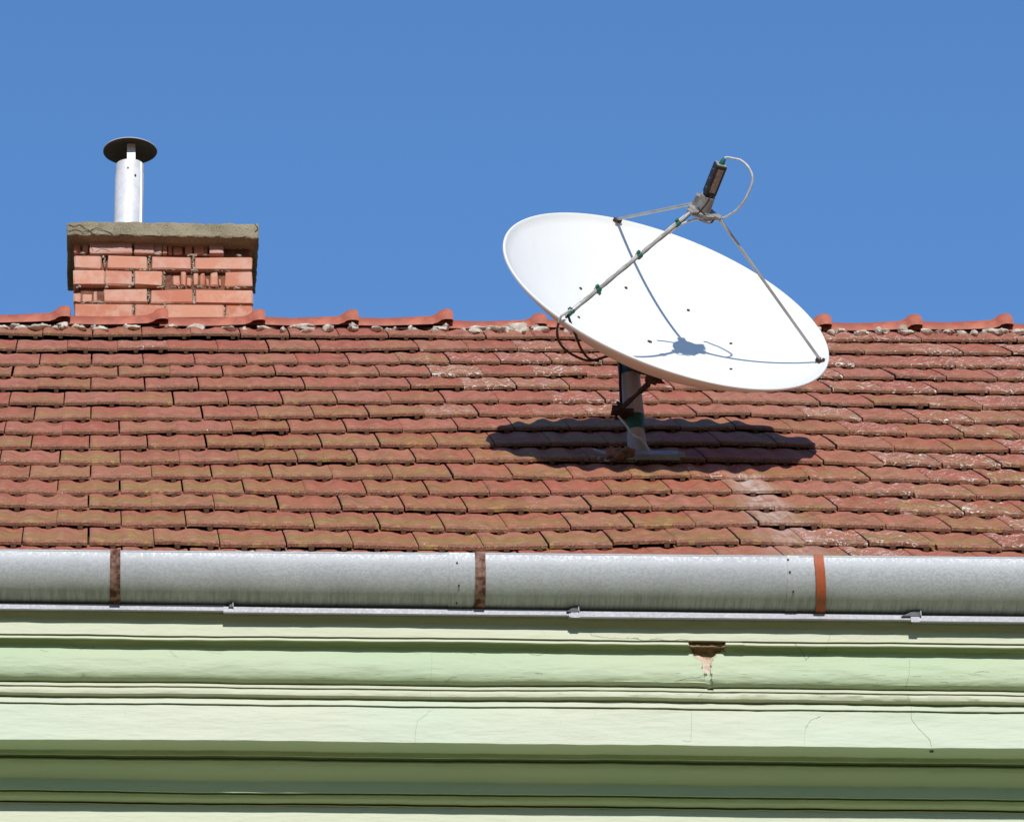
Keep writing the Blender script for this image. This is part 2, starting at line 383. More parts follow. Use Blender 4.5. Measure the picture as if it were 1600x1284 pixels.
# ------------------------------------------------------------------ clay tiles, one mesh
W = .2
US = [0, .015, .05, .12, .20, .28, .36, .44, .52, .60, .68, .76, .84, .92, .965, 1.0]
VS = [0, .004, .014, .03, .055, .085, .12, .18, .25, .32, .40]
def build_roof():
    V = []; Fc = []; UV = []; RND = []; LIME = []; TU = []
    ps, pe = roof_px(1165, 752), roof_px(1250, 868)
    for i in range(0, 16):
        off = 0 if i % 2 == 0 else -.1
        slip = random.uniform(-.002, .002)
        for k in range(-9, 27):
            x0 = X0+off+k*W+slip+random.uniform(-.0024, .0024)
            xc = x0+W/2
            s0 = row_s(i, xc)+random.gauss(0, .0032)
            top = min(.40, RIDGE_S-.01-s0) if i < 2 else .40
            tilt = random.gauss(0, .0035)                     # one side of the nose a little higher
            skew = (row_s(i, xc+.1)-row_s(i, xc-.1))/.2+random.gauss(0, .014)
            lift = abs(random.gauss(0, .0022)); 
            if random.random() < .05: lift += random.uniform(.003, .006)
            rnd = random.random(); gp = random.choice([.0012, .0017, .0022, .0030])
            amp = .0086
            g_ = random.random()
            # image-like distribution of patina: olive lower and left, streaks to the right
            fx = (xc-X0)/3.2; fr = i/15
            moss = max(0, min(1, g_*.7+.55*fr*(1-.35*max(0, fx))-.08+(.12 if 0 < fx < .6 and fr > .5 else 0)))
            dens = .04+.5*max(0, min(1, (fx-.72)/.18)) + (.42 if (.42 < fx < .72 and i in (1, 2, 3, 4, 6)) else 0)
            dens = max(0, min(.62, dens*(.35+.8*random.random())+(.45 if random.random() < .05 else 0)))
            base = len(V); nu = len(US)
            chip = (random.choice([0., 1., random.random()]), random.uniform(.05, .13), random.uniform(.008, .02)) if random.random() < .16 else None
            def P(u, v, dn=0):
                x = x0+gp+(W-2*gp)*u
                h = .0175+lift-(.0175+lift)*v/LEXP+tilt*(u-.5)*(1-v/.5)
                wv = amp*math.cos(4*math.pi*(u-.60))
                fade = min(1, max(0, (v-.030)/.11)); fade = fade*fade*(3-2*fade)
                tq = min(1, max(0, (v-.20)/.12)); wv = max(min(wv, amp*(1-tq)+.0012*tq), -amp*(1-tq)-.0068*tq)
                h += wv*fade*(1 if v < .36 else .4)
                h += .0016*math.exp(-((v-.022)/.014)**2)*(1+.6*math.cos(4*math.pi*(u-.60)))
                e = min(u, 1-u)
                if e < .04: h -= .002*(1-e/.04)**2
                if v < .012: h -= .0045*(1-v/.012)**2
                h += .0007*noise.noise(Vector((x*40, v*60, i*3.3)))
                if chip and v < .03 and abs(u-chip[0]) < chip[1]: v = v+chip[2]*(1-abs(u-chip[0])/chip[1])*(1-v/.03)
                s = s0+v+skew*(u-.5)*W + (.0012*noise.noise(Vector((x*55, i*7.1, k))) if v < .02 else 0)
                return RP(x, s, h+dn)
            def put(u, v, dn=0, uvv=None):
                p = P(u, v, dn); V.append(p[:]); UV.append((u+k*7.13+i*3.7, v/LEXP if uvv is None else uvv))
                RND.append((rnd, moss, dens, 1)); TU.append(u)
                # lime run-off: distance to the line ps->pe in roof coords
                sx = p.x; ss = (p-E0).dot(RU); tt = (ps[1]-ss)/(ps[1]-pe[1])
                cx_ = ps[0]+(pe[0]-ps[0])*tt
                lm = max(0, 1-abs(sx-cx_)/(.085+.05*max(0, min(1, tt))))*(1 if -.05 < tt < 1.2 else 0)*max(0, 1-.55*max(0, tt))
                LIME.append(lm)
            vs = [v*top/.40 if v > .2 else v for v in VS]
            for v in vs:
                for u in US: put(u, v)
            nv = len(vs)
            for a in range(nv-1):
                for b in range(nu-1):
                    q = base+a*nu+b; Fc.append((q, q+1, q+nu+1, q+nu))
            # nose front face + underside
            b1 = len(V)
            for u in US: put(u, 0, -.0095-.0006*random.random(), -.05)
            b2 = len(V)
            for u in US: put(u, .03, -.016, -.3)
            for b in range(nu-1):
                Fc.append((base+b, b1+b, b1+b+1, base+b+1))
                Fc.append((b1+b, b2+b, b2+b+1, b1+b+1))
            # sides
            for uu, sg in ((0, 1), (1, -1)):
                c = len(V)
                for v in vs: put(uu, v, -.012)
                e = 0 if uu == 0 else nu-1
                for a in range(nv-1):
                    q = (base+a*nu+e, base+(a+1)*nu+e, c+a+1, c+a)
                    Fc.append(q if sg > 0 else q[::-1])
            # nibs hanging below the nose
            for uc in (.36, .87):
                c = len(V); uc += random.uniform(-.01, .01)
                hw, dp = .050, .0088+random.uniform(-.001, .0015)
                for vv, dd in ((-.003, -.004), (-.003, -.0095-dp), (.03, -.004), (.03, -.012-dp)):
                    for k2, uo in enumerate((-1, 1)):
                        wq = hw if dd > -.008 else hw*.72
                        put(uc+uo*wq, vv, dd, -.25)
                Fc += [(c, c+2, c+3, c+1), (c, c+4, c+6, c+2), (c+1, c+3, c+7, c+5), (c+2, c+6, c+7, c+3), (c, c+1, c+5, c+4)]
    me = bpy.data.meshes.new('roof'); me.from_pydata(V, [], Fc)
    me.materials.append(M['tile'])
    li = np.empty(len(me.loops), dtype=np.int32); me.loops.foreach_get('vertex_index', li)
    uvl = me.uv_layers.new(name='tile_uv'); uvl.data.foreach_set('uv', np.array(UV, dtype=np.float32)[li].ravel())
    ca = me.color_attributes.new('tile_rnd', 'FLOAT_COLOR', 'POINT'); ca.data.foreach_set('color', np.array(RND, dtype=np.float32).ravel())
    ta = me.attributes.new('tile_u', 'FLOAT', 'POINT'); ta.data.foreach_set('value', np.array(TU, dtype=np.float32))
    la = me.attributes.new('tile_lime', 'FLOAT', 'POINT'); la.data.foreach_set('value', np.array(LIME, dtype=np.float32))
    me.polygons.foreach_set('use_smooth', [True]*len(me.polygons)); me.set_sharp_from_angle(angle=R(38))
    return link(bpy.data.objects.new('roof', me), house)
roof = build_roof()
tag(roof, 'weathered red clay tiles with moss and white lichen')

# deck below the tiles, back slope and gables
EAVE_S = row_s(15, .5)
deck = MB()
def bk(x, s, n=0):                                      # mirrored back slope
    p = RP(x, s, n); return Vector((x, 2*RIDGE.y-p.y, p.z))
xa, xb = HX0+.1, HX1-.1
deck.add([RP(xa, EAVE_S+.06, -.03), RP(xb, EAVE_S+.06, -.03), RP(xb, RIDGE_S, -.03), RP(xa, RIDGE_S, -.03),
          RP(xa, EAVE_S+.06, -.14), RP(xb, EAVE_S+.06, -.14), RP(xb, RIDGE_S, -.14), RP(xa, RIDGE_S, -.14)],
         [(0, 1, 2, 3), (4, 7, 6, 5), (0, 4, 5, 1), (0, 3, 7, 4), (1, 5, 6, 2)])
deck.build('roof_deck', M['underlay'], roof)
bs = MB()
for j in range(17):
    s_ = EAVE_S+j*LEXP
    s2 = min(s_+LEXP+.03, RIDGE_S)
    bs.add([bk(xa, s_, .022), bk(xb, s_, .022), bk(xb, s2, -.004), bk(xa, s2, -.004), bk(xa, s_, .004), bk(xb, s_, .004)],
           [(1, 0, 3, 2), (0, 1, 5, 4)])
bs.build('back_slope', M['ridge'], roof)

# ------------------------------------------------------------------ ridge tiles
def ridge_x(px): return hit(px, 500, Vector((0, RIDGE.y, 0)), Vector((0, 1, 0))).x
knobs = [97, 249, 400, 545, 692, 837, 984, 1130, 1280, 1421, 1562]
kx = [ridge_x(p) for p in knobs]
while kx[0] > HX0+.5: kx.insert(0, kx[0]-.39)
while kx[-1] < HX1-.3: kx.append(kx[-1]+.375)
RZ = RIDGE.z-.042
def ridge_tile_mesh(length):
    m = MB(); n = 14
    # profile along the tile: (t from 0 = covered end to length = collar mouth, radius, lift)
    prof = [(0, .072, .001), (.05, .072, .0), (.14, .072, -.002), (length*.55, .074, .0), (length-.085, .078, .003),
            (length-.062, .084, .008), (length-.050, .093, .012), (length-.032, .098, .014), (length-.012, .098, .014), (length, .092, .014), (length, .078, .010)]
    vs = []
    for (tt, r, lf) in prof:
        for k in range(n+1):
            a = math.pi*k/n
            vs.append((tt, -math.cos(a)*r*1.12, math.sin(a)*r*.92+lf+.0012*noise.noise(Vector((tt*30, a*3, length*99)))))
    fs = [(i*(n+1)+k, (i+1)*(n+1)+k, (i+1)*(n+1)+k+1, i*(n+1)+k+1) for i in range(len(prof)-1) for k in range(n)]
    b = len(vs)
    for (tt, r, lf) in (prof[0], prof[-1]):             # inner shell end rings
        for k in range(n+1):
            a = math.pi*k/n; r2 = r-.014 if tt > 0 else r-.014
            vs.append((tt-.02*(tt > 0), -math.cos(a)*r2*1.12, math.sin(a)*r2*.92+lf))
    L_ = (len(prof)-1)*(n+1)
    fs += [(L_+k, b+n+1+k, b+n+1+k+1, L_+k+1) for k in range(n)]
    fs += [(b+k, b+k+1, b+n+1+k+1, b+n+1+k) for k in range(n)]
    fs += [(0, 1, b+1, b)]+[(k, k+1, b+k+1, b+k) for k in range(1, n)]
    fs += [(i*(n+1), b, b+n+1, (i+1)*(n+1)) for i in (0,)]
    m.add(vs, fs); return m
for j in range(len(kx)-1):
    L_ = kx[j+1]-kx[j]+.035
    o = ridge_tile_mesh(L_+.0).build('ridge_tile', M['ridge'], roof, 40)
    z0 = RZ+.006*math.sin(j*1.9)
    o.location = (kx[j]+.0, RIDGE.y, z0+.002); o.rotation_euler = (0, R(random.uniform(-.5, .5)), R(random.uniform(-.5, .5)))
    tag(o, group='ridge tiles along the roof ridge')
# mortar lumps squeezed out below the ridge tiles
mo = MB()
def lump(px, py, wpx, hpx, sd, dep=.02):
    s = F/(E0.y/math.cos(EL)*1.30)
    x, ss = roof_px(px, py, .02)
    p = RP(x, min(ss, RIDGE_S-.05), .012)
    mo.blob(p, wpx/2/380, dep, hpx/2/360, 0, .42, sd, 10)
yr = lambda px: 508.5+px*8.5/1600
sd = 0
px = 0
while px < 1600:
    w_ = random.choice([5, 7, 8, 10, 13, 16, 20])
    if random.random() < .85:
        sd += 1; lump(px, yr(px)+random.uniform(-1.5, 3), w_*1.35, random.uniform(6, 10.5), sd)
    px += w_*random.uniform(.8, 1.6)+random.choice([0, 3, 8, 20])
for (px, py, a, b) in ((98, 507, 16, 12), (122, 510, 26, 7), (155, 511, 12, 7), (60, 510, 40, 7), (810, 510, 34, 17), (836, 511, 14, 11),
                       (788, 513, 22, 10), (768, 512, 24, 9), (1411, 514, 24, 12), (1372, 514, 14, 9), (551, 509, 14, 11), (696, 509, 12, 10),
                       (475, 509, 40, 8), (512, 511, 16, 10), (745, 512, 30, 7), (1480, 518, 12, 8), (1560, 517, 16, 8)):
    sd += 1; lump(px, py, a, b, sd, .028)
# continuous bedding behind the lumps
n = 240; vs = []
for i in range(n+1):
    x = xa+(xb-xa)*i/n
    q = noise.noise(Vector((x*14, 3, 1)))*.012
    vs += [RP(x, RIDGE_S-.085+q, .004), RP(x, RIDGE_S-.07+q, .014), RP(x, RIDGE_S-.02, .012)]
mo.add(vs, [(i*3+k, i*3+3+k, i*3+4+k, i*3+1+k) for i in range(n) for k in (0, 1)], 1)
mo.build('bedding_mortar', [M['mortar'], M['dark']], roof, 50)

# ------------------------------------------------------------------ chimney behind the ridge
YC = RIDGE.y+.13
YN = Vector((0, 1, 0))
def cpx(px, py, y=YC): return hit(px, py, Vector((0, y, 0)), YN)
chx0, chx1 = cpx(117, 450).x, cpx(395, 450).x
core = MB()
zt = cpx(250, 372).z+.03; zb = RIDGE.z-.6
CD = .40
core.box(((chx0+chx1)/2, YC+.030+CD/2, (zt+zb)/2), XA*((chx1-chx0)/2-.014), YN*(CD/2), Vector((0, 0, 1))*((zt-zb)/2), 2)
BR = []      # brick attribute per vertex
def brick(x0, x1, y0, y1, dep=0, pale=0, hid=.05):
    a = cpx(x0, (y0+y1)/2, YC+dep); b = cpx(x1, (y0+y1)/2, YC+dep)
    z1 = cpx((x0+x1)/2, y0, YC+dep).z; z0 = cpx((x0+x1)/2, y1, YC+dep).z
    rot = random.uniform(-.003, .003)
    n0 = len(core.v)
    core.box(((a.x+b.x)/2, YC+dep+hid, (z0+z1)/2), Vector(((b.x-a.x)/2, rot, 0)), YN*hid, Vector((0, 0, (z1-z0)/2)), 0, .0020, .0045)
    c = (random.random(), pale, 0, 1)
    BR.append((n0, len(core.v), c))
Zf = lambda v: 190+v/3.8914; Xf = lambda v: 80+v/3.8914
courses = [(712, 795, [(235, 492, -.006, 1), (503, 625, 0, .9), (618, 672, .006, 1), (960, 1050, -.004, 1)], [(140, 232), (675, 955)], [(1060, 1225)]),
           (812, 889, [(140, 303, 0, .3), (345, 583, 0, .2), (612, 850, 0, .4), (875, 1223, 0, .2)], [], []),
           (900, 988, [(135, 325, 0, .1), (328, 490, .002, .3), (508, 675, 0, 0), (1058, 1224, 0, .1)], [(690, 1045)], []),
           (1012, 1094, [(320, 585, 0, .1), (605, 860, 0, .1), (878, 1226, 0, 0)], [(138, 285)], []),
           (1104, 1187, [(140, 493, 0, 0), (508, 690, 0, .1), (700, 1050, 0, 0), (1060, 1226, 0, 0)], [], []),
           (1200, 1285, [(140, 320, 0, 0), (335, 590, 0, 0), (605, 860, 0, 0), (875, 1226, 0, 0)], [], []),
           (1298, 1385, [(140, 493, 0, 0), (508, 690, 0, 0), (700, 1050, 0, 0), (1060, 1226, 0, 0)], [], [])]
for (v0, v1, bl, broken, gap) in courses:
    for (a, b, dep, pale) in bl:
        sl_ = (a+b)/2/1226*13      # courses drop slightly to the right
        brick(Xf(a), Xf(b), Zf(v0+sl_), Zf(v1+sl_), dep, pale)
    for (a, b) in broken:          # hollow bricks broken open: ragged vertical webs
        x = a
        while x < b-14:
            wd = random.choice([20, 34, 48, 66]); wd = min(wd, b-x)
            tp = random.uniform(0, 44) if random.random() < .75 else 5
            sl_ = x/1226*13
            if random.random() < .92: brick(Xf(x), Xf(x+wd-random.uniform(3, 12)), Zf(v0+sl_+tp), Zf(v1+sl_), random.uniform(.002, .022), 0)
            x += wd+random.uniform(0, 7)
# mortar crumbs in the joints
for j in range(90):
    v = random.choice([803, 895, 1000, 1098, 1192]); x = random.uniform(145, 1215)
    p = cpx(Xf(x), Zf(v+x/1226*13+random.uniform(-3, 3)), YC+.012)
    core.blob(p, random.uniform(.005, .02), .008, random.uniform(.003, .006), 1, .8, j, 6)
for (x, v0, v1) in ((322, 812, 889), (596, 812, 889), (862, 815, 895), (500, 905, 985), (683, 910, 995), (594, 1015, 1090), (868, 1020, 1098), (500, 1110, 1185), (1055, 1120, 1195), (690, 1110, 1150)):
    for q in range(5):
        p = cpx(Xf(x+random.uniform(-5, 5)), Zf(v0+(v1-v0)*(q+.5)/5+x/1226*13), YC+.010)
        core.blob(p, random.uniform(.004, .007), .007, random.uniform(.005, .009), 1, .8, q+x, 6)
# side and back faces of the stack, coursed
for sx in (chx0, chx1):
    for q in range(10):
        z1 = zt-.01-q*.0655*1.13; 
        for e in range(2):
            yy = YC+.10+.2*e+(.06 if q % 2 else 0)
            n0 = len(core.v)
            core.box((sx+(.03 if sx == chx0 else -.03), yy+.035, z1-.034), XA*.029, YN*.088, Vector((0, 0, .031)), 0, .001, .003)
            BR.append((n0, len(core.v), (random.random(), 0, 0, 1)))
chim = core.build('chimney', [M['brick'], M['joint'], M['brickin']], house)
arr = np.zeros((len(chim.data.vertices), 4), dtype=np.float32); arr[:, 3] = 1; arr[:, 0] = .5
for a, b, c in BR: arr[a:b] = c
ca = chim.data.color_attributes.new('brick_rnd', 'FLOAT_COLOR', 'POINT'); ca.data.foreach_set('color', arr.ravel())
tag(chim, 'crumbling red brick chimney with broken hollow bricks')
# concrete cap slab, ragged edges
YS = YC-.062
s0 = cpx(105, 358, YS); s1 = cpx(404.5, 362, YS); zt0 = cpx(106, 344, YS).z; zb0 = cpx(106, 367.5, YS).z
zt1 = cpx(404, 348.5, YS).z; zb1 = cpx(404, 373.5, YS).z
def slab():
    m = MB(); nx, nz, ny = 90, 9, 40; dep = .50
    def grid(fn, a, b):
        vs = [fn(i/a, j/b) for i in range(a+1) for j in range(b+1)]
        m.add(vs, [(i*(b+1)+j, (i+1)*(b+1)+j, (i+1)*(b+1)+j+1, i*(b+1)+j+1) for i in range(a) for j in range(b)])
    def pt(u, v, y):                     # u across, v up, y depth 0..1
        x = s0.x+(s1.x-s0.x)*u; z = (zb0+(zb1-zb0)*u)*(1-v)+(zt0+(zt1-zt0)*u)*v; yy = YS+dep*y
        p = Vector((x, yy, z)); q = noise.noise_vector(p*28)*.0035+noise.noise_vector(p*90)*.002
        ed = (1 if v in (0., 1.) else 0)+(1 if y in (0., 1.) else 0)+(1 if u in (0., 1.) else 0)
        if ed >= 2:
            c_ = Vector(((s0.x+s1.x)/2, YS+dep/2, (zt0+zb0)/2))
            q += Vector((0, (c_.y-yy)*.018, (c_.z-z)*(.10+.15*max(0, noise.noise(p*35)))))
        # the broken left end
        if u < .22 and v > .02:
            q.y += .016*max(0, noise.noise(p*22+Vector((4, 0, 2))))*(1-u/.22)*2
        return p+q
    grid(lambda a, b: pt(a, b, 0.), nx, nz); grid(lambda a, b: pt(1-a, b, 1.), nx, nz)
    grid(lambda a, b: pt(a, 1., b), nx, ny); grid(lambda a, b: pt(a, 0., 1-b), nx, ny)
    grid(lambda a, b: pt(0., b, 1-a), ny, nz); grid(lambda a, b: pt(1., b, a), ny, nz)
    # cracks on the left end
    for path in ([(107, 351), (116, 354), (124, 351), (133, 357), (141, 361)], [(141, 361), (150, 356), (158, 359), (168, 362), (176, 366)],
                 [(107, 361), (118, 359), (130, 362), (141, 361), (146, 370)], [(150, 371), (160, 367), (172, 370)], [(398, 350), (403, 357), (398, 362)]):
        pp = [cpx(x, y, YS-.003) for x, y in path]
        m.tube(spline(pp, 3), .0012, 5, 1)
    return m
cs = slab().build('cap_slab', [M['concrete'], M['underlay']], chim, 60)
tag(cs, 'cracked grey concrete slab')
# flue pipe and rain cap
YP = YC+.10
pc = cpx(200, 300, YP); pr = (cpx(223, 300, YP).x-cpx(177, 300, YP).x)/2
zt_p = cpx(200, 259, YP).z; zsl = zt0-.01
fp = MB(); n = 40
prof = [(zsl, pr*1.02), (zsl+.045, pr*1.02), (zsl+.046, pr*.985), (zt_p-.05, pr*.985), (zt_p-.045, pr*.955), (zt_p, pr*.955), (zt_p, pr*.90), (zt_p-.15, pr*.9)]
vs = [(pc.x+(pr and (r*math.cos(2*math.pi*k/n)))+(z-zsl)*.02, YP+r*math.sin(2*math.pi*k/n), z) for z, r in prof for k in range(n)]
fp.add(vs, [(i*n+k, i*n+(k+1) % n, (i+1)*n+(k+1) % n, (i+1)*n+k) for i in range(len(prof)-1) for k in range(n)])
fp.box((pc.x+pr*.86, YP-pr*.55, (zsl+zt_p)/2), XA*.004, YN*.004, Vector((0, 0, (zt_p-zsl)/2-.004)))
for (px, py) in ((200, 262.5), (211.5, 273.5)):
    fp.box(cpx(px, py, YP-pr*.97), XA*.004, YN*.003, Vector((0, 0, .003)), 1)
fo = fp.build('flue_pipe', [M['steel'], M['black']], chim, 40)
tag(fo, 'bright metal pipe')
cap_c = cpx(203, 236, YP); zc = cap_c.z
rr = (cpx(245.5, 236, YP).x-cpx(160.5, 236, YP).x)/2
sx0, sx1 = cpx(198.5, 245, YP-pr*.8).x, cpx(211.5, 245, YP-pr*.8).x
br = MB(); br.box(((sx0+sx1)/2, YP-pr*.80, (zt_p-.04+zc+.005)/2), XA*((sx1-sx0)/2), YN*.002, Vector((0, 0, (zc+.005-zt_p+.04)/2)))
br.build('cap_bracket', M['steel'], chim); br = MB(); br.box(((sx0+sx1)/2, YP+pr*.80, (zt_p-.04+zc+.005)/2), XA*((sx1-sx0)/2), YN*.002, Vector((0, 0, (zc+.005-zt_p+.04)/2)))
br.build('cap_bracket', M['steel'], chim)
rc = MB(); n = 56
vs = [(cap_c.x, YP, zc+.036), (cap_c.x, YP, zc+.033)]
for k in range(n):
    a = 2*math.pi*k/n; wob = 1+.012*math.sin(3*a+1)
    vs += [(cap_c.x+rr*wob*math.cos(a), YP+rr*wob*math.sin(a), zc), (cap_c.x+(rr-.001)*wob*math.cos(a), YP+(rr-.001)*wob*math.sin(a), zc-.0025)]
fs = []; ms = []
for k in range(n):
    a, b = 2+2*k, 2+2*((k+1) % n)
    rc.add([vs[0], vs[a], vs[b]], [(0, 1, 2)], 0); rc.add([vs[1], vs[b+1], vs[a+1]], [(0, 1, 2)], 1); rc.add([vs[a], vs[a+1], vs[b+1], vs[b]], [(0, 1, 2, 3)], 0)
tag(rc.build('rain_cap', [M['steel'], M['capdark']], chim), 'round cone cap, dark underneath')

# ------------------------------------------------------------------ gutter
Y16 = RP(0, row_s(15, 1.3)).y
RG = .112
YG = Y16-.045
def gut(px):                            # top-lip z and radius at an image column
    yt = 856.7+px*15.3/1600; yb = 942.3+px*25.5/1600
    a = hit(px, yt, Vector((0, YG-RG, 0)), YN)
    d = ray(px, (yt+yb)/2)
    # radius from apparent height
    k = F/((a-CAM).dot(fw)); el = math.asin(d.z)
    vis = (yb-yt)/k
    r = vis/(1+math.sin(el)+.12)
    return a.x, a.z, r
gL, gR = gut(0), gut(1600)
def gpar(x):
    t_ = (x-gL[0])/(gR[0]-gL[0]); t_ = max(-.5, min(1.6, t_))
    return gL[1]+(gR[1]-gL[1])*t_, gL[2]+(gR[2]-gL[2])*t_
def gpt(x, a, dr=0):                    # a: 0 = front lip, pi = back
    z, r = gpar(x); lip = .12*r; z += .0018*noise.noise(Vector((x*1.3, 2, 0))); dr = dr+.0022*noise.noise(Vector((x*2.1, a*.8, 8)))
    rr_ = r+dr
    if a < 0: return Vector((x, YG-rr_, z+a*lip*-0+(-lip*(1+a))))
    return Vector((x, YG-rr_*math.cos(a), z-lip-rr_*math.sin(a)))
def gutter_mesh(x0, x1, dr=0, a0=-1, a1=math.pi, th=.0012, n=30, nx=None, bead=True):
    m = MB(); nx = nx or max(2, int((x1-x0)/.08)); angs = [a0+(0-a0)*0]+[a1*k/n for k in range(n+1)] if a0 < 0 else [a0+(a1-a0)*k/n for k in range(n+1)]
    vs = []; arc = []
    for i in range(nx+1):
        x = x0+(x1-x0)*i/nx
        for a in angs:
            vs.append(gpt(x, a, dr)); arc.append(max(0, a)/1.9)
        for a in angs:
            vs.append(gpt(x, a, dr-th)); arc.append(max(0, a)/1.9)
    c = len(angs); st = 2*c
    fs = []
    for i in range(nx):
        for k in range(c-1):
            q = i*st+k; fs.append((q, q+1, q+st+1, q+st)); q += c; fs.append((q, q+st, q+st+1, q+1))
        fs.append((i*st, i*st+st, i*st+st+c, i*st+c)); fs.append((i*st+c-1, i*st+2*c-1, (i+1)*st+2*c-1, (i+1)*st+c-1))
    for i in (0, nx):
        for k in range(c-1):
            q = i*st+k; f = (q, q+c, q+c+1, q+1); fs.append(f if i == 0 else f[::-1])
    m.add(vs, fs)
    return m, arc
def with_arc(o, arc, extra=0):
    la = o.data.attributes.new('arc', 'FLOAT', 'POINT'); la.data.foreach_set('value', np.array(arc+[0]*extra, dtype=np.float32))
m, arc = gutter_mesh(HX0+.05, HX1-.05)
nb = len(m.v)
m.tube([gpt(HX0+.05+(HX1-HX0-.1)*i/40, -1)+Vector((0, .004, -.002)) for i in range(41)], .005, 8)
gutter = m.build('gutter', M['gutter'], house, 40); with_arc(gutter, arc, len(m.v)-nb)
tag(gutter, 'grey galvanised half-round gutter')
def gx(px): return hit(px, 905, Vector((0, YG-RG, 0)), YN).x
for (xl, xr_, rivs) in ((703, 742, ((715, 879), (718, 914.6), (716, 942))), (1231.5, 1250, ((1233, 872), (1235, 893), (1241, 924)))):
    m, arc = gutter_mesh(gx(xl), gx(xr_), .0022, -1, math.pi*.8, .0018, 26, 3)
    sl2 = m.build('gutter_joint', M['gutter'], gutter, 40); with_arc(sl2, arc)
    for (px, py) in rivs:
        rv = MB()
        # march the ray on to the sleeve cylinder
        best = min((((gpt(gx(px), a, .0025)-CAM).normalized()-ray(px, py)).length, a) for a in [k*.01 for k in range(0, 170)])
        p = gpt(gx(px), best[1], .0025); nrm = Vector((0, -math.cos(best[1]), -math.sin(best[1])))
        rv.tube([p-nrm*.003, p+nrm*.003], [.0038, .0026], 8)
        rv.build('rivet', M['black'], gutter)
straps = [(180, 180, 16, 'rust'), (751.5, 752.5, 16, 'rust'), (1281, 1288, 15, 'primer')]
for (pt_, pb_, wd, mk) in straps:
    m = MB(); n = 34; vs = []
    xt, xb_ = gx(pt_), gx(pb_)
    hw = (gx(pt_+wd/2)-gx(pt_-wd/2))/2
    angs = [-1.25]+[math.pi*k/n for k in range(n+1)]
    for a in angs:
        bow = .006*math.sin(max(0, a)) if mk == 'primer' else 0
        xc = xt+(xb_-xt)*max(0, a)/1.7+bow*0
        jt = .0008*noise.noise(Vector((a*9, pt_, 0)))
        for sx, dr in ((-1, .0065), (1, .0065), (1, .003), (-1, .003)):
            if mk == 'rust': dr -= .001
            vs.append(gpt(xc+sx*(hw+jt), a, dr))
    c = len(angs)
    fs = [(i*4+k, i*4+(k+1) % 4, i*4+4+(k+1) % 4, i*4+4+k) for i in range(c-1) for k in range(4)]+[(0, 3, 2, 1), tuple((c-1)*4+k for k in range(4))]
    # back arm up to the rafters
    m.add(vs, fs)
    e = gpt(xt, math.pi, .0045)
    m.box((e+RP(xt, EAVE_S+.25, -.035))/2, XA*hw, (RP(xt, EAVE_S+.25, -.035)-e)/2, RN*.002)
    o = m.build('gutter_bracket', M[mk], gutter, 40)
    tag(o, 'orange primed gutter strap' if mk == 'primer' else 'rust brown gutter strap')

# ------------------------------------------------------------------ zinc drip flashing below the gutter
YF = YG-.004
def fl(px, py, y=YF): return hit(px, py, Vector((0, y, 0)), YN)
segs = [(-900, 349, 0, 0), (349, 889, 2.3, -.003), (889, 1428, 4.6, -.006), (1428, 2900, 6.6, -.009)]
YW = YF+.42                              # plane of the wall below the cornice
for si, (a, b, dy, off) in enumerate(segs):
    m = MB(); n = 40; vs = []
    for i in range(n+1):
        px = a+(b+4-a)*i/n
        yt = 941.5+px*15.3/1600+dy*.9; yb = 952.3+px*14.3/1600+dy
        wob = .0012*noise.noise(Vector((px*.02, si, 0)))+.0006*noise.noise(Vector((px*.11, si, 4)))
        T = fl(px, yt, YF+off); Bt = fl(px, yb, YF+off)
        vs += [Vector((T.x, YW+.05, T.z+.004)), Vector((T.x, YF+off+.004, T.z+.001)), Vector((T.x, YF+off, T.z-.001)), Vector((T.x, YF+off-.002+wob, Bt.z+.003+wob)),
               Vector((T.x, YF+off+.002+wob, Bt.z+wob)), Vector((T.x, YF+off+.007, Bt.z+.003+wob)), Vector((T.x, YF+off+.007, T.z-.008)), Vector((T.x, YW+.05, T.z-.006))]
    fs = [(i*8+k, i*8+k+1, i*8+9+k, i*8+8+k) for i in range(n) for k in range(7)]
    fs += [tuple(range(8))[::-1], tuple(n*8+k for k in range(8))]
    m.add(vs, fs)
    o = m.build('drip_flashing', M['flash'], house, 30)
    if si > 0:       # folded standing clip at the lap
        cpx_, hh, ww = ((361, 9, 5), (897, 10, 15), (1428, 11, 24))[si-1]
        yb = 941.5+cpx_*15.3/1600+dy*.9
        c = MB()
        A = fl(cpx_-ww*.8, yb+1, YF+off-.006); B = fl(cpx_+ww*.42, yb+1, YF+off-.006); T = fl(cpx_+ww*.36, yb-hh, YF+off-.01)
        back = Vector((0, .028, .004))
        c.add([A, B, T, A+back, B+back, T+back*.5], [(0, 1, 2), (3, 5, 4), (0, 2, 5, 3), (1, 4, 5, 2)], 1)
        c.box((B+T)/2+Vector((.002, -.001, 0)), XA*.0016, YN*.003, (T-B)/2*.95, 0)
        q = fl(cpx_+2, yb+6, YF+off-.003)
        if si > 1: c.box(q, XA*.013, YN*.001, Vector((0, 0, .009)), 0)
        c.build('flashing_clip', [M['flash'], M['clipdark']], o)

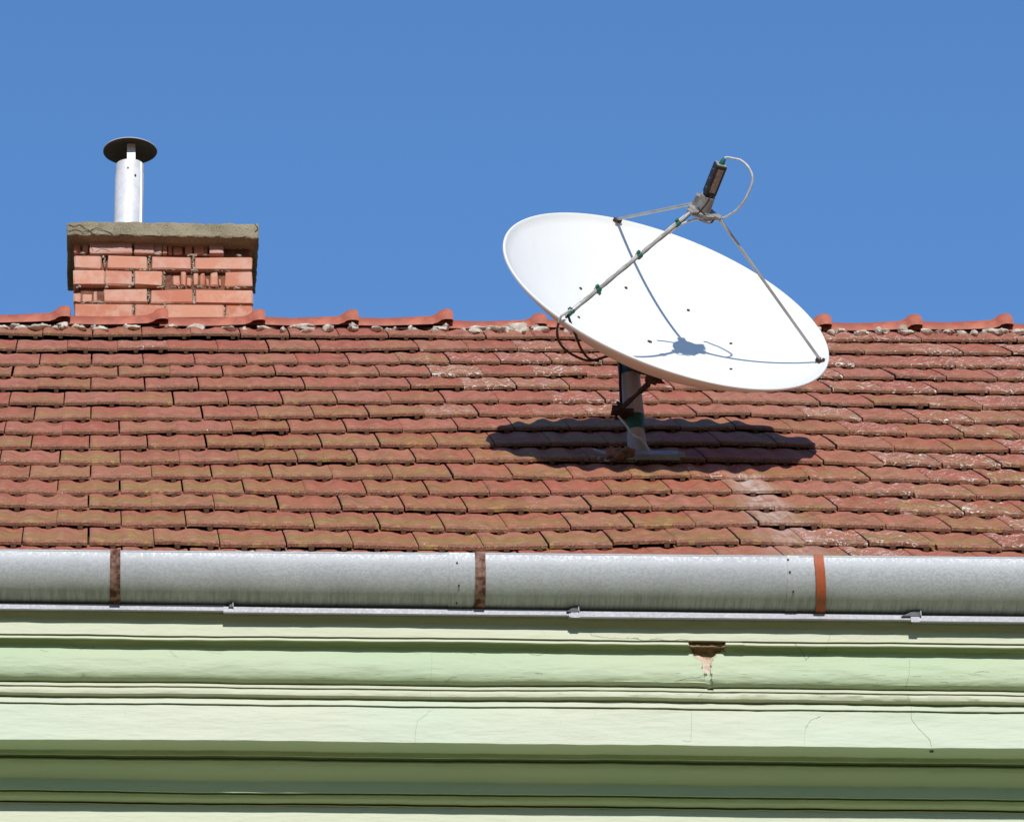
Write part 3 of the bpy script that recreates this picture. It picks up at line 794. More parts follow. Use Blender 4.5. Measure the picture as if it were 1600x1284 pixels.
# ------------------------------------------------------------------ cornice and wall (one moulded profile)
# (image row at column 800, distance in front of the lower wall)
def yl(y): return y+float(np.interp(y, [940, 980, 1108, 1162, 1268], [-8.6, -8.6, -8.2, -8.3, -6.6]))
def yr2(y): return y+float(np.interp(y, [940, 980, 1108, 1162, 1268], [8.0, 8.0, 7.6, 6.8, 9.2]))
SD = .42
prof = [(945, .379), (997.6, .379), (998.2, .377), (998.9, .366), (1000.2, .366), (1000.9, .374), (1003.9, .375), (1004.9, .372), (1007, .340)]
def arcpts(y0, d0, y1, d1, bulge, n=9, lead=.5):
    out = []
    for i in range(1, n):
        t_ = i/n
        out.append((y0+(y1-y0)*t_, d0+(d1-d0)*t_+bulge*math.sin(math.pi*t_**lead if lead != 1 else math.pi*t_)))
    return out
prof += [(1012, .3365)]
prof += [(1018, .338), (1026, .3430), (1034, .3465), (1042, .3475), (1049, .3470), (1055, .3445), (1060, .3410), (1064.5, .3350), (1068, .3270), (1070.5, .3180), (1071.8, .3110)]
prof += [(1072.4, .303), (1073.0, .302), (1073.3, .3195), (1077.2, .3195), (1077.9, .3150), (1078.8, .3125), (1079.4, .3135), (1081.5, .3155), (1085, .3155), (1088.5, .3130), (1091, .3060), (1093.5, .296), (1095, .288), (1095.8, .286),
         (1096.2, .290), (1096.6, .2955), (1103.8, .2960), (1104.8, .2930), (1105.4, .2850), (1106.4, .2830)]
low = [(1107.0, .2525), (1161.5, .2525), (1162.7, .2505), (1178, .168), (1178.6, .1672), (1184.5, .166), (1186.2, .150), (1190.6, .128), (1191.0, .143), (1192.0, .150)]
low += [(1193, .152), (1197, .1475), (1201, .141), (1206, .131), (1211, .120), (1216, .109), (1220, .1005), (1222, .096), (1223.2, .0945)]
low += [(1226, .094), (1233, .0905), (1240, .0865), (1240.7, .066), (1243.0, .050), (1243.4, .062), (1244, .0635), (1245.5, .062), (1249, .058), (1252, .051), (1254.5, .042), (1256, .035), (1256.6, .0345), (1257.6, .016), (1259.4, -.004), (1259.8, .024), (1262, .022)]
LOWD = .0365
prof += [(y_, d_+LOWD) for y_, d_ in low]
def prof_z(y8, d, side):
    px, py = ((0, yl(y8)) if side == 0 else (1600, yr2(y8)))
    p = hit(px, py, Vector((0, YW-d, 0)), YN); return p.x, p.z
PZ = []
for (y8, d) in prof:
    a = prof_z(y8, d, 0); b = prof_z(y8, d, 1); PZ.append((a, b, d))
# densify long faces so wobble shows
dense = []
for i in range(len(PZ)-1):
    (a0, b0, d0), (a1, b1, d1) = PZ[i], PZ[i+1]
    n = max(1, int(math.hypot(a0[1]-a1[1], d0-d1)/(.004 if 1003 < prof[i][0] < 1073 else .010)))
    for k in range(n):
        t_ = k/n
        dense.append(((a0[0]*(1-t_)+a1[0]*t_, a0[1]*(1-t_)+a1[1]*t_), (b0[0]*(1-t_)+b1[0]*t_, b0[1]*(1-t_)+b1[1]*t_), d0*(1-t_)+d1*t_, prof[i][0]*(1-t_)+prof[i+1][0]*t_))
dense.append((*PZ[-1], prof[-1][0]))
def zat(e, x):
    (xa_, za), (xb2, zb_) = e[0], e[1]; return za+(zb_-za)*(x-xa_)/(xb2-xa_)
def inpoly(x, y, poly):
    c = False
    for i in range(len(poly)):
        (x1, y1), (x2, y2) = poly[i], poly[i-1]
        if (y1 > y) != (y2 > y) and x < (x2-x1)*(y-y1)/(y2-y1)+x1: c = not c
    return c
# damage outlines in column/row of the photograph, converted to (x, profile row)
Q = lambda v, o_, s_: o_+v/s_
hole = [(Q(480, 980, 5), Q(204, 960, 5)), (Q(765, 980, 5), Q(208, 960, 5)), (Q(770, 980, 5), Q(240, 960, 5)), (Q(700, 980, 5), Q(290, 960, 5)), (Q(640, 980, 5), Q(345, 960, 5)), (Q(560, 980, 5), Q(305, 960, 5)), (Q(510, 980, 5), Q(275, 960, 5))]
pink = [(Q(475, 980, 5), Q(225, 960, 5)), (Q(510, 980, 5), Q(262, 960, 5)), (Q(560, 980, 5), Q(290, 960, 5)), (Q(640, 980, 5), Q(330, 960, 5)), (Q(700, 980, 5), Q(275, 960, 5)), (Q(765, 980, 5), Q(240, 960, 5)),
        (Q(765, 980, 5), Q(268, 960, 5)), (Q(690, 980, 5), Q(310, 960, 5)), (Q(655, 980, 5), Q(372, 960, 5)), (Q(648, 980, 5), Q(455, 960, 5)), (Q(615, 980, 5), Q(470, 960, 5)), (Q(585, 980, 5), Q(400, 960, 5)), (Q(580, 980, 5), Q(370, 960, 5)), (Q(520, 980, 5), Q(325, 960, 5))]
chip = [(Q(765, 980, 5), Q(215, 960, 5)), (Q(920, 980, 5), Q(222, 960, 5)), (Q(905, 980, 5), Q(295, 960, 5)), (Q(785, 980, 5), Q(305, 960, 5))]
dent = [(Q(600, 980, 5), Q(470, 960, 5)), (Q(655, 980, 5), Q(455, 960, 5)), (Q(668, 980, 5), Q(540, 960, 5)), (Q(665, 980, 5), Q(590, 960, 5)), (Q(630, 980, 5), Q(590, 960, 5))]
def colpx(x, z, y):
    v = Vector((x, y, z))-CAM; d = v.dot(fw); return 800+F*v.dot(RT)/d, 642-F*v.dot(UP)/d
m = MB()
wx0, wx1 = HX0+.05, HX1-.05
dx0 = hit(1060, 1030, Vector((0, YW-.35, 0)), YN).x; dx1 = hit(1175, 1030, Vector((0, YW-.35, 0)), YN).x
xs = list(np.arange(wx0, dx0, .016))+list(np.arange(dx0, dx1, .0025))+list(np.arange(dx1, wx1, .016))+[wx1]
nr = len(dense); cols = []; flags = []
for x in xs:
    for e in dense:
        z = zat(e, x); d = e[2]; y = YW-d
        lo = noise.noise(Vector((x*1.6, e[3]*.02, 1)))*.0026+noise.noise(Vector((x*9, e[3]*.06, 7)))*.0015+noise.noise(Vector((x*28, e[3]*.3, 3)))*.0007
        soft = 1.7 if 1005 < e[3] < 1072 or 1080 < e[3] < 1096 else 1.0
        lo *= soft*(1+1.1*max(0, min(1, (x-.9)/1.2))*(1 if e[3] > 1064 and e[3] < 1110 else .3))
        zz = noise.noise(Vector((x*2.3, e[3]*.015, 20)))*.0030+noise.noise(Vector((x*13, e[3]*.05, 30)))*.0012
        fl_ = 0
        if dx0 <= x <= dx1:
            c_, r__ = colpx(x, z, y)
            jx = c_+noise.noise(Vector((c_*.22, r__*.22, 2)))*3.2; jy = r__+noise.noise(Vector((c_*.16, r__*.3, 9)))*(2.6 if r__ > 1006 else .3)
            if inpoly(jx, jy, hole): fl_ = 2; y += .013+.005*noise.noise(Vector((x*60, z*60, 0)))
            elif inpoly(jx, jy, pink): fl_ = 1; y += .006+.003*noise.noise(Vector((x*120, z*120, 0)))
            elif inpoly(jx, jy, dent): y += .007
            elif inpoly(jx, jy, chip): y -= .003
        m.v.append((x, y+lo, z+zz)); flags.append(fl_)
for i in range(len(xs)-1):
    for k in range(nr-1):
        q = i*nr+k; f = (q, q+1, q+nr+1, q+nr)
        fg = [flags[j] for j in f]; mi = 0
        if sum(g_ == 2 for g_ in fg) >= 2: mi = 2
        elif sum(g_ > 0 for g_ in fg) >= 3: mi = 1
        m.f.append(f); m.m.append(mi)
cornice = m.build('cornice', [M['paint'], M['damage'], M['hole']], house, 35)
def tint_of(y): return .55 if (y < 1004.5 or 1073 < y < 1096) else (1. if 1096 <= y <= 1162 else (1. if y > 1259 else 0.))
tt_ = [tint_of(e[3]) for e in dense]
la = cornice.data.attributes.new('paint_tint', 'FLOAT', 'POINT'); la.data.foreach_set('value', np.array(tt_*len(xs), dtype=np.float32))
tag(cornice, 'pale green moulded cornice with a plaster hole')
zc0 = min(v.co.z for v in cornice.data.vertices); 
# cracks hugging the surface
dg = bpy.context.evaluated_depsgraph_get()
from mathutils.bvhtree import BVHTree
bv = BVHTree.FromPolygons(m.v, m.f)
ck = MB()
def crack(path, wd=.0016, jit=.7, off=.0006):
    wd *= .62
    pp = []
    for i in range(len(path)-1):
        (x1, y1), (x2, y2) = path[i], path[i+1]; n = max(2, int(math.hypot(x2-x1, y2-y1)/2.2))
        for k in range(n): pp.append((x1+(x2-x1)*k/n+random.uniform(-jit, jit), y1+(y2-y1)*k/n+random.uniform(-jit, jit)))
    pp.append(path[-1]); L = []
    for (a, b) in pp:
        d = ray(a, b); h = bv.ray_cast(CAM, d, 40)
        if h[0] is None: continue
        L.append((h[0]-d*off, d))
    for i in range(len(L)-1):
        p, q = L[i][0], L[i+1][0]
        if (p-q).length > .05: continue
        t_ = (q-p).normalized(); s_ = t_.cross(L[i][1]).normalized()
        w1 = wd*.5*(.5+random.random()*.8); w2 = wd*.5*(.5+random.random()*.8)
        ck.add([p-s_*w1, q-s_*w2, q+s_*w2, p+s_*w1], [(0, 1, 2, 3)])
A5 = lambda L: [(980+a/5, 960+b/5) for a, b in L]
crack(A5([(0, 182), (60, 185), (170, 210), (190, 190), (240, 188), (330, 205), (420, 192), (480, 195)]), .0022)
crack(A5([(430, 985), (497, 992), (505, 800), (500, 745)]), .001)
crack(A5([(540, 690), (555, 640), (600, 608), (640, 598)]), .001)
crack(A5([(1310, 228), (1360, 275), (1395, 352), (1430, 322), (1460, 310), (1545, 322)]), .003)
crack(A5([(1595, 140), (1560, 235), (1545, 322)]), .0016)
crack(A5([(1390, 880), (1440, 820), (1520, 790)]), .0008)
crack(A5([(370, 522), (450, 500), (560, 490), (610, 465)]), .0018)
crack(A5([(650, 375), (655, 470), (668, 545), (655, 590)]), .0018)
A4 = lambda L: [(1200+a/2.8925, 840+b/2.8925) for a, b in L]
crack(A4([(640, 545), (638, 620), (620, 688)]), .0014)
crack(A4([(625, 700), (648, 760), (648, 820), (680, 860), (712, 890), (735, 918), (738, 945)]), .0017)
crack(A4([(930, 612), (960, 603), (1000, 605)]), .0016); crack(A4([(775, 655), (800, 650), (815, 655)]), .002)
crack(A4([(163, 940), (168, 870), (190, 825), (235, 808)]), .0008)
A2 = lambda L: [(500+a/2.892, 840+b/2.892) for a, b in L]
crack(A2([(428, 935), (432, 870), (440, 825), (480, 800), (497, 778)]), .001)
crack(A2([(505, 520), (503, 640), (497, 740)]), .0006); crack(A2([(1220, 420), (1225, 440), (1300, 452), (1440, 455)]), .0018)
crack(A2([(565, 655), (580, 645), (590, 632), (620, 628)]), .0014); crack(A2([(945, 525), (985, 530), (1025, 520)]), .0015); crack(A2([(970, 608), (1005, 614)]), .0016)
crack(A2([(610, 518), (680, 520), (705, 528)]), .0013)
A1 = lambda L: [(a/2.892, 840+b/2.892) for a, b in L]
crack(A1([(325, 488), (370, 500), (400, 492), (430, 496)]), .0015); crack(A1([(765, 508), (800, 540)]), .0009); crack(A1([(370, 610), (385, 622), (360, 628)]), .0013)
for _ in range(60):
    x = random.uniform(10, 1590); y = random.choice([random.uniform(1012, 1020), random.uniform(1050, 1068), random.uniform(1050, 1066)])
    crack([(x, y), (x+random.uniform(6, 26), y+random.uniform(-2, 2))], .0007, .6)
# small chips and pits
for (a, b) in ((738, 961), ):
    p = A4([(a, b)])[0]; h = bv.ray_cast(CAM, ray(*p), 40)
    if h[0] is not None: ck.blob(h[0], .007, .004, .006, 0, .6, 3, 8)
ck.build('crack', M['crack'], cornice)

# wall below, gables, back wall: a closed body down to the ground
ZW = min(zat(dense[-1], x) for x in xs)
wl = MB()
n = 60; nz = 30
vs = []
for i in range(n+1):
    x = wx0+(wx1-wx0)*i/n; zt_ = zat(dense[-1], x)
    for k in range(nz+1):
        z = zt_*(1-k/nz) + (-.02)*(k/nz) if k else zt_
        vs.append((x, YW-.022-LOWD, z))
wl.add(vs, [(i*(nz+1)+k, i*(nz+1)+k+1, (i+1)*(nz+1)+k+1, (i+1)*(nz+1)+k) for i in range(n) for k in range(nz)])
YB = 2*RIDGE.y-YW; ze = E0.z+(YW-E0.y)*math.tan(PHI)-.18
for x, sg in ((wx0, 1), (wx1, -1)):
    f = [(x, YW, -.02), (x, YW, ze), (x, RIDGE.y, RIDGE.z-.16), (x, YB, ze), (x, YB, -.02)]
    wl.add(f, [tuple(range(5)) if sg > 0 else tuple(range(5))[::-1]])
wl.add([(wx0, YB, -.02), (wx1, YB, -.02), (wx1, YB, ze), (wx0, YB, ze)], [(0, 3, 2, 1)])
wo = wl.build('wall', M['paint'], house)
la = wo.data.attributes.new('paint_tint', 'FLOAT', 'POINT'); la.data.foreach_set('value', np.full(len(wo.data.vertices), .8, dtype=np.float32))
# close the top of the cornice back to the wall under the eaves
cl = MB()
cl.box(((wx0+wx1)/2, YW+.06, ze-.17), XA*((wx1-wx0)/2), YN*.05, Vector((0, 0, .17)))
cl.build('eaves_board', M['underlay'], house)

# ------------------------------------------------------------------ satellite dish
Bx, Bs = roof_px(997, 709, .02)
BASE = RP(Bx, Bs, .02)
cdir = -(ray(1042, 470))                               # towards the camera
kp = F/((BASE-CAM).dot(fw))                            # pixels per metre there
rt = (RT-cdir*RT.dot(cdir)).normalized(); up = cdir.cross(rt)
TT = .0
DC0 = hit(1042.2, 466.5, BASE+cdir*TT, cdir)               # centre of the rim circle
e1 = rt*.928-up*.372; e2 = -rt*.372-up*.928
SN = .373; CN = .928
N = (e2*-CN+cdir*SN).normalized(); E1 = e1.normalized(); E2 = (e2*SN+cdir*CN).normalized()
k2 = F/((DC0-CAM).dot(fw)); RD = 270.3/k2; DD = .198
def DP(a, b, h): return DC0+E1*a+E2*b+N*h
def axis_h(px): return px/CN/k2
def para(a, b): return -DD*(1-(a*a+b*b)/(RD*RD))
def at_plane(px, py, dep=0): return hit(px, py, DC0+cdir*dep, cdir)
def on_dish(px, py):
    d = ray(px, py); v = CAM-DC0
    o = Vector((v.dot(E1), v.dot(E2), v.dot(N))); q = Vector((d.dot(E1), d.dot(E2), d.dot(N)))
    k = DD/RD**2                                        # h = k*(a^2+b^2) - DD
    A = k*(q.x**2+q.y**2); B = 2*k*(o.x*q.x+o.y*q.y)-q.z; C = k*(o.x**2+o.y**2)-DD-o.z
    disc = math.sqrt(max(0, B*B-4*A*C))
    t_ = max((-B+disc)/(2*A), (-B-disc)/(2*A))
    p = o+q*t_
    return p.x, p.y
dish = bpy.data.objects.new('satellite_dish', None); link(dish); dish.location = BASE
bpy.context.view_layer.update()
def D(mb, name, mat, smooth=None, par=None):
    """build in world coordinates, origin at the dish base"""
    mb.v = [tuple(Vector(v)-BASE) for v in mb.v]
    return mb.build(name, mat, par or dish, smooth)
tag(dish, 'large white round satellite dish on a short mast bolted to the tile roof', 'satellite dish')
rf = MB(); n = 128
rings = []
for i in range(0, 25):
    r = (RD-.012)*i/24; rings.append((r, -DD*(1-(r/RD)**2)))
rings += [(RD-.0095, -DD*(1-((RD-.011)/RD)**2)+.004), (RD-.004, .0005), (RD, 0), (RD+.0025, -.003), (RD+.002, -.009), (RD-.002, -.011), (RD-.008, -.012)]
for i in range(24, -1, -1):
    r = (RD-.014)*i/24; rings.append((r, -DD*(1-(r/RD)**2)-.013))
vs = []
for (r, h) in rings:
    for k in range(n):
        a = 2*math.pi*k/n; vs.append(DP(r*math.cos(a), r*math.sin(a), h))
rf.add(vs, [(i*n+k, i*n+(k+1) % n, (i+1)*n+(k+1) % n, (i+1)*n+k) for i in range(len(rings)-1) for k in range(n)])
refl = D(rf, 'reflector', M['white'], 40)
for (px, py, s_) in ((907, 451, 4.5), (978, 450, 4.5), (904, 496, 4.2), (1075.5, 485, 4.5), (1015, 534, 6.5), (1142, 537, 4.2), (1142, 577, 4.2)):
    a, b = on_dish(px, py); p = DP(a, b, para(a, b)); q = Vector((a, b, 0))*(2*DD/RD**2)
    nn = (N-E1*q.x-E2*q.y).normalized(); m = MB(); r = s_/2/k2*1.25
    m.tube([p-nn*.001, p+nn*.002, p+nn*.004], [r, r, r*.6], 10)
    D(m, 'bolt', M['dark'], 40, refl)

# struts
HF = .31; RR = .060
def ringpt(deg, h=HF, r=RR): return DP(r*math.cos(R(deg)), r*math.sin(R(deg)), h)
def rim_at(px, py):
    p = hit(px, py, DC0, N)-DC0; a, b = p.dot(E1), p.dot(E2); rr_ = math.hypot(a, b)
    return a, b, math.degrees(math.atan2(b, a)), rr_/RD
H0 = axis_h(146)
for (px, py, deg) in ((963, 347, -118), (1279, 566, 0)):
    a, b = on_dish(px, py); p = DP(a, b, para(a, b)+.012); e = ringpt(deg, H0)
    m = MB(); m.tube([p, p+(e-p)*.02, p+(e-p)*.97, e], [.004, .0056, .0056, .0036], 10)
    so_ = D(m, 'strut', M['rod'], 40)
    m = MB(); f = DP(a, b, para(a, b)); m.box(f+N*.007, E1*.014, E2*.007, N*.006, 0, 0, .002)
    m.tube([f+N*.010-E2*.016, f+N*.010+E2*.016], .0045, 8); m.tube([f+N*.004+E1*.012, f+N*.02+E1*.012], .0055, 8)
    D(m, 'strut_foot', M['dark'], 40, so_)
best = min((abs((DP(RD*.985*math.cos(R(g)), RD*.985*math.sin(R(g)), .01)-CAM).normalized().angle(ray(884, 489))), g) for g in range(100, 150))
a3, b3 = RD*.985*math.cos(R(best[1])), RD*.985*math.sin(R(best[1])); p3 = DP(a3, b3, .010); e3 = ringpt(125, H0)
m = MB(); m.tube([p3, p3+(e3-p3)*.02, p3+(e3-p3)*.97, e3], [.004, .0066, .0066, .005], 12)
arm = D(m, 'feed_arm', M['rod'], 40)
tag(arm, 'lower strut carrying the taped cable')
ad = (e3-p3).normalized(); side = (-up*.8-rt*.45); side = (side-ad*side.dot(ad)).normalized()
m = MB(); pts = []
for i in range(26):
    t_ = i/25; pts.append(p3+(e3-p3)*t_+side*(.0085+.0012*math.sin(i*1.7))+cdir*.002*math.cos(i*.9))
m.tube(pts, .0038, 8); D(m, 'cable', M['cable_b'], 60)
top2 = ad.cross(side)
m = MB(); pts = []
for i in range(26):
    t_ = .12+.83*i/25; pts.append(p3+(e3-p3)*t_-side*.0072+top2*.001*math.sin(i*2.1))
m.tube(pts, .0028, 8); D(m, 'cable', M['cable_w'], 60)
m = MB()
for (px, py, ln, r, tail) in ((893, 482.5, .024, .0098, 0), (937.5, 451, .014, .0125, 1), (1001, 398.5, .014, .0122, 0), (1062, 350.5, .016, .0100, 0)):
    q = at_plane(px, py); t_ = max(0, min(1, ((Vector((px, py, 0))-Vector((886, 489, 0))).dot(Vector((199, -154, 0)))/(199**2+154**2))))
    c = p3+(e3-p3)*t_
    for j in range(5):
        o1 = (j-2)*ln*.22; m.tube([c+ad*(o1-ln*.13)+side*.003, c+ad*(o1+ln*.13)+side*.003], [r*random.uniform(.92, 1.05), r*random.uniform(.92, 1.05)], 10)
    m.box(c-side*.014, ad*.006, side*.004, top2*.004)
    if tail: m.box(c+side*.018+ad*.004, ad*.005, side*.010, top2*.003, 0, .002)
    D(m, 'tape', M['green'], 50, arm); m = MB()

# feed bracket, horn, LNB housing
m = MB()
m.tube([DP(0, 0, H0-.008), DP(0, 0, H0+.004)], [.050, .050], 18)
m.tube([DP(0, 0, H0-.02), DP(0, 0, H0-.008)], [.036, .046], 18)
for deg in (-118, 0, 125):
    c = ringpt(deg, H0, .052); rd = (c-DP(0, 0, H0)).normalized(); m.box(c, rd*.016, N.cross(rd)*.014, N*.007, 0, 0, .002)
m.box(DP(-.030, -.02, H0+.018), E1*.010, E2*.012, N*.026, 0, .001, .002)
m.box(DP(.020, .03, H0-.016), E1*.020, E2*.010, N*.005, 0, .001, .002)
D(m, 'feed_bracket', M['horn'], 30)
m = MB()
h1, h2 = axis_h(148), axis_h(171)
m.tube([DP(0, 0, h1-.02), DP(0, 0, h1), DP(0, 0, h2), DP(0, 0, h2+.001), DP(0, 0, h2-.012)], [.028, .0275, .0250, .0225, .020], 24)
horn = D(m, 'feed_horn', M['horn'], 30)
m = MB(); h3, h4 = axis_h(174), axis_h(223)
cp_ = (cdir-N*cdir.dot(N)).normalized(); q_ = N.cross(cp_); q_ = q_ if q_.dot(rt) > 0 else -q_
face = cp_*math.cos(R(24))+q_*math.sin(R(24)); oth = N.cross(face).normalized()
A_, B_ = face, oth; HB = .0195
m.box(DP(0, 0, (h3+h4)/2), A_*HB, B_*HB, N*((h4-h3)/2), 0, 0, .003)
m.tube([DP(0, 0, h2-.012), DP(0, 0, h3+.006)], [.018, .018], 16)
m.tube([DP(0, 0, h3+.002), DP(0, 0, h3+.006)], [.022, .022], 16)
lnb = D(m, 'lnb_housing', M['black'])
tag(lnb, 'black box shaped receiver with a faded label')
m = MB(); c0 = DP(0, 0, (h3+h4)/2)
m.box(c0+face*(HB+.0002), oth*.0105, face*.0006, N*((h4-h3)/2*.76))
lab = D(m, 'sticker', M['sticker'], None, lnb)
m = MB()
face2 = max((oth, -oth), key=lambda q: q.dot(cdir)); oth2 = face
for hh in (.2, .5, .8):
    m.box(DP(0, 0, h3+(h4-h3)*hh)+face2*HB, oth2*.002, face2*.0008, N*.002); D(m, 'screw', M['horn'], None, lnb); m = MB()
m.box(DP(0, 0, h4)+N*.0002, A_*.017, B_*.017, N*.0012)
D(m, 'housing_lid', M['horn'], None, lnb)
m = MB()
cb = DP(0, 0, h4)+A_*0
ce = at_plane(1132.5, 248, (cb-DC0).dot(cdir))
m.tube([cb, cb+(ce-cb)*.3, cb+(ce-cb)*.55, ce], [.009, .0085, .0085, .005], 10)
D(m, 'cable_connector', M['green'], 40)
dC = (cb-DC0).dot(cdir)
m = MB()
path = [(1132.5, 247, 0), (1137, 246.3, 0), (1147, 248, .01), (1158, 251, .02), (1167, 258.5, .03), (1174, 270, .035), (1175.5, 284, .035), (1171, 298, .03), (1163, 314, .02), (1151, 328, .0), (1138, 337, -.02), (1123, 343, -.04), (1108, 344.5, -.05), (1092, 342.5, -.06), (1078, 345.5, -.07), (1062, 352, -.075), (1045, 365, -.08)]
pts = spline([at_plane(a, b, dC-.03+d_*1.2) for a, b, d_ in path], 6)
m.tube([p+Vector((random.uniform(-1, 1), 0, random.uniform(-1, 1)))*.0006 for p in pts], .0040, 8)
D(m, 'cable', M['cable_w'], 60)
m = MB(); path = [(1111, 306), (1104, 318), (1096, 328), (1090, 334), (1082, 336)]
m.tube(spline([at_plane(a, b, (DP(0, 0, h2)-DC0).dot(cdir)+.038) for a, b in path], 4), .0028, 6)
D(m, 'cable_tie', M['black'], 60); m = MB()
path = [(1090, 324), (1096, 331), (1103, 337)]
m.tube(spline([at_plane(a, b, (DP(0, 0, h2)-DC0).dot(cdir)+.036) for a, b in path], 4), .0025, 6)
D(m, 'cable_tie', M['black'], 60); m = MB()
path = [(1106, 345), (1111, 348), (1115, 344), (1119, 340), (1123, 338)]
m.tube(spline([at_plane(a, b, dC-.07) for a, b in path], 4), .003, 6)
D(m, 'cable_tie', M['black'], 60)

# cable loops from the arm foot round the rim to the mast
dA = (p3-DC0).dot(cdir)
def loop(path, r, mat, nm='cable'):
    m = MB(); m.tube(spline([at_plane(a, b, d_) for a, b, d_ in path], 6), r, 8); D(m, nm, M[mat], 60)
loop([(892, 484, dA+.02), (884, 489, dA+.02), (877, 494, dA+.02), (873, 504, dA+.01)], .0042, 'cable_w')
loop([(873, 503, dA+.01), (870.5, 517, dA), (873, 532, dA-.02), (883, 546, dA-.05), (900, 557, dA-.08), (917, 563, dA-.12), (932, 562, dA-.16), (948, 557, dA-.2), (962, 556, dA-.24), (968, 568, -.03)], .0046, 'cable_r')
loop([(887, 491, dA+.015), (893, 508, dA), (900, 525, dA-.02), (908, 545, dA-.06), (920, 560, dA-.12), (935, 564, dA-.16)], .0042, 'cable_b')

# mast
UPZ = Vector((0, 0, 1)); dm = 0
mast_top = BASE+UPZ*.36
rm = 16.2/kp; LEAN = Vector((-.05, 0, 0))
def MA(z): return BASE+(UPZ+LEAN)*z
def mz(py):                                            # height on the mast axis for an image row
    p = hit(987, py, BASE, Vector((0, 1, 0))); return p.z-BASE.z
m = MB()
zs = [mz(652), mz(590), mz(566), .37]
m.tube([MA(z) for z in zs], [rm, rm*1.0, rm, rm], 28)
mast = D(m, 'mast', M['mast'], 40)
m = MB(); m.tube([MA(mz(587.5)), MA(mz(587)), MA(mz(560)), MA(mz(556)), MA(.372)], [rm*.98, rm*1.07, rm*1.07, rm*1.07, rm*1.05], 28)
D(m, 'collar', M['tape'], 40)
m = MB(); m.tube([MA(mz(673)), MA(mz(671)), MA(mz(660)), MA(mz(652)), MA(mz(650.5))], [rm*.86, rm*.90, rm*.94, rm*1.02, rm*1.0], 24)
D(m, 'tape', M['tape'], 40, mast)
m = MB(); m.tube([MA(-.01), MA(mz(700)), MA(mz(672))], [rm*1.12, rm*.98, rm*.84], 20)
D(m, 'mast_foot', M['mast'], 30)
m = MB(); path = [(978, 668), (983, 690), (982, 700)]
# bracket between mast head and reflector
m = MB()
V0 = DP(0, 0, -DD-.05); mt = MA(.36)
m.box((V0+mt)/2, (V0-mt)/2, XA*.03, (V0-mt).cross(XA).normalized()*.03, 0, 0, .004)
m.tube([V0-N*.03, V0+N*.03], [.05, .07], 16)
D(m, 'mount_bracket', M['dark'], 40)
# turnbuckle rod
rA = hit(967, 641, BASE-YN*.05, YN); 
pr_ = hit(1020, 594, DP(.05, .27, -.17), cdir)
m = MB(); dv = pr_-rA
m.tube([rA, rA+dv*.12, rA+dv*.13, rA+dv*.36, rA+dv*.38, rA+dv*.62, rA+dv*.64, rA+dv*.86, rA+dv*.87, pr_], [.006, .006, .0095, .0095, .007, .007, .0105, .0105, .006, .006], 10)
rod = D(m, 'turnbuckle', M['dark'], 40)
m = MB(); m.blob(pr_+dv.normalized()*.006, .024, .016, .017, 0, .9, 4, 12); m.box(pr_+XA*.012+UPZ*.012, XA*.020, YN*.010, UPZ*.010, 0, .003)
m.box(pr_+XA*.03+UPZ*.012, XA*.012, YN*.006, UPZ*.004, 0, .001)
D(m, 'rod_clamp', M['dark'], 40, rod)
m = MB(); m.tube([rA-UPZ*.006+XA*.012-YN*.005, rA+UPZ*.03-XA*.004-YN*.005], .0055, 8); m.box(rA-XA*.004, XA*.022, YN*.02, UPZ*.010, 0, .003)
m.box(rA+XA*.02+YN*.02-UPZ*.004, XA*.03, YN*.03, UPZ*.008, 0, .001)
D(m, 'mast_clamp', M['dark'], 30, rod)
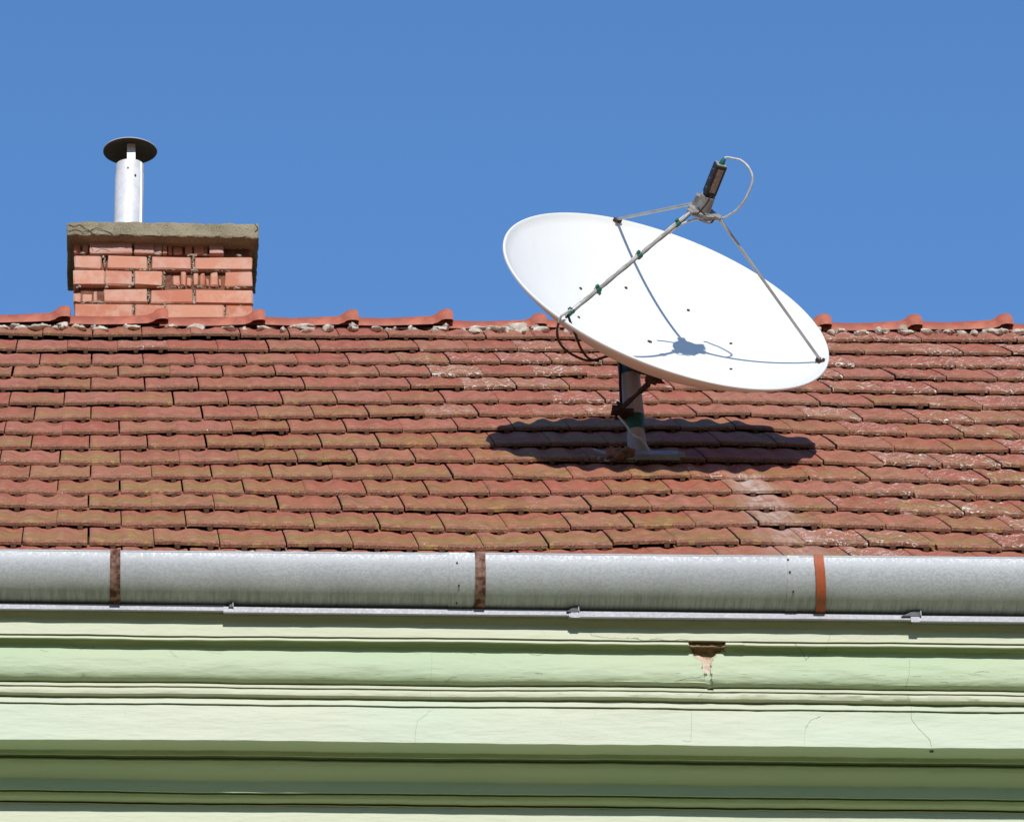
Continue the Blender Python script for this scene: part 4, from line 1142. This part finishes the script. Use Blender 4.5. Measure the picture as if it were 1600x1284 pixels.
# cable down the mast
def mcable(path, r, mat, nm='cable'):
    m = MB(); m.tube(spline([hit(a, b, BASE-YN*d_, YN) for a, b, d_ in path], 6), r, 8); D(m, nm, M[mat], 60)
mcable([(963, 556, .01), (968, 566, .02), (969, 580, .03), (969, 600, .03), (970, 620, .03), (970.5, 640, .03)], .0050, 'cable_b')
mcable([(966, 650, .05), (972, 657, .055), (981, 668, .06), (987, 677, .06), (994, 682.5, .06), (1000, 684.5, .06), (1007, 692, .055), (1013, 701, .05), (1017, 709, .045), (1017.5, 716, .03), (1014, 721, .02)], .0042, 'cable_w')
# base plate lying on the tiles
m = MB()
def rpt(px, py, n): x, s = roof_px(px, py, n); return x, s
xL, sL = rpt(956, 712, .03); xR, sR = rpt(1062, 712, .03)
cx = (xL+xR)/2; hh = (xR-xL)/2
m.box(RP(cx, sL+.035, .034), XA*hh, RU*.045, RN*.004, 0, 0, .001)
m.box(RP(cx, sL-.008, .028), XA*hh, RU*.002, RN*.010, 0, .0005)
m.box(RP(xR+.004, sL-.004, .036), XA*.012, RU*.012, RN*.007, 0, .001)
D(m, 'base_plate', M['plate'])
m = MB()
l1 = [RP(*rpt(928, 702, .04), .04), RP(*rpt(938, 705.5, .04), .04), RP(*rpt(952, 707, .04), .04), RP(*rpt(975, 709, .04), .04)]
m.tube(l1, .0045, 6); m.tube([p-RU*.03 for p in l1[1:]], .004, 6)
D(m, 'anchor_strap', M['rod'], 40)
m = MB()
xh, sh = rpt(1003, 717, 0)
m.box(RP(xh, sh-.005, .020), XA*.088, RU*.05, RN*.0055, 0, .001)
D(m, 'shade_gap_slab', M['underlay'])  # dark slab painted in for the shadowed hole under the base plate
# lump of mortar at the foot
m = MB()
p = RP(*rpt(967, 706, .06), .055)
m.blob((-.012, 0, 0), .030, .03, .020, 0, .45, 11, 18)
m.blob((.024, .0, .003), .028, .028, .019, 0, .45, 12, 18)
m.blob((.0, -.012, -.014), .020, .02, .012, 0, .45, 15, 14)
o = m.build('mortar_lump', M['lump'], None, 60); o.location = p
tag(o, 'rough brown lump lying on the tiles left of the dish mast foot', 'lump')
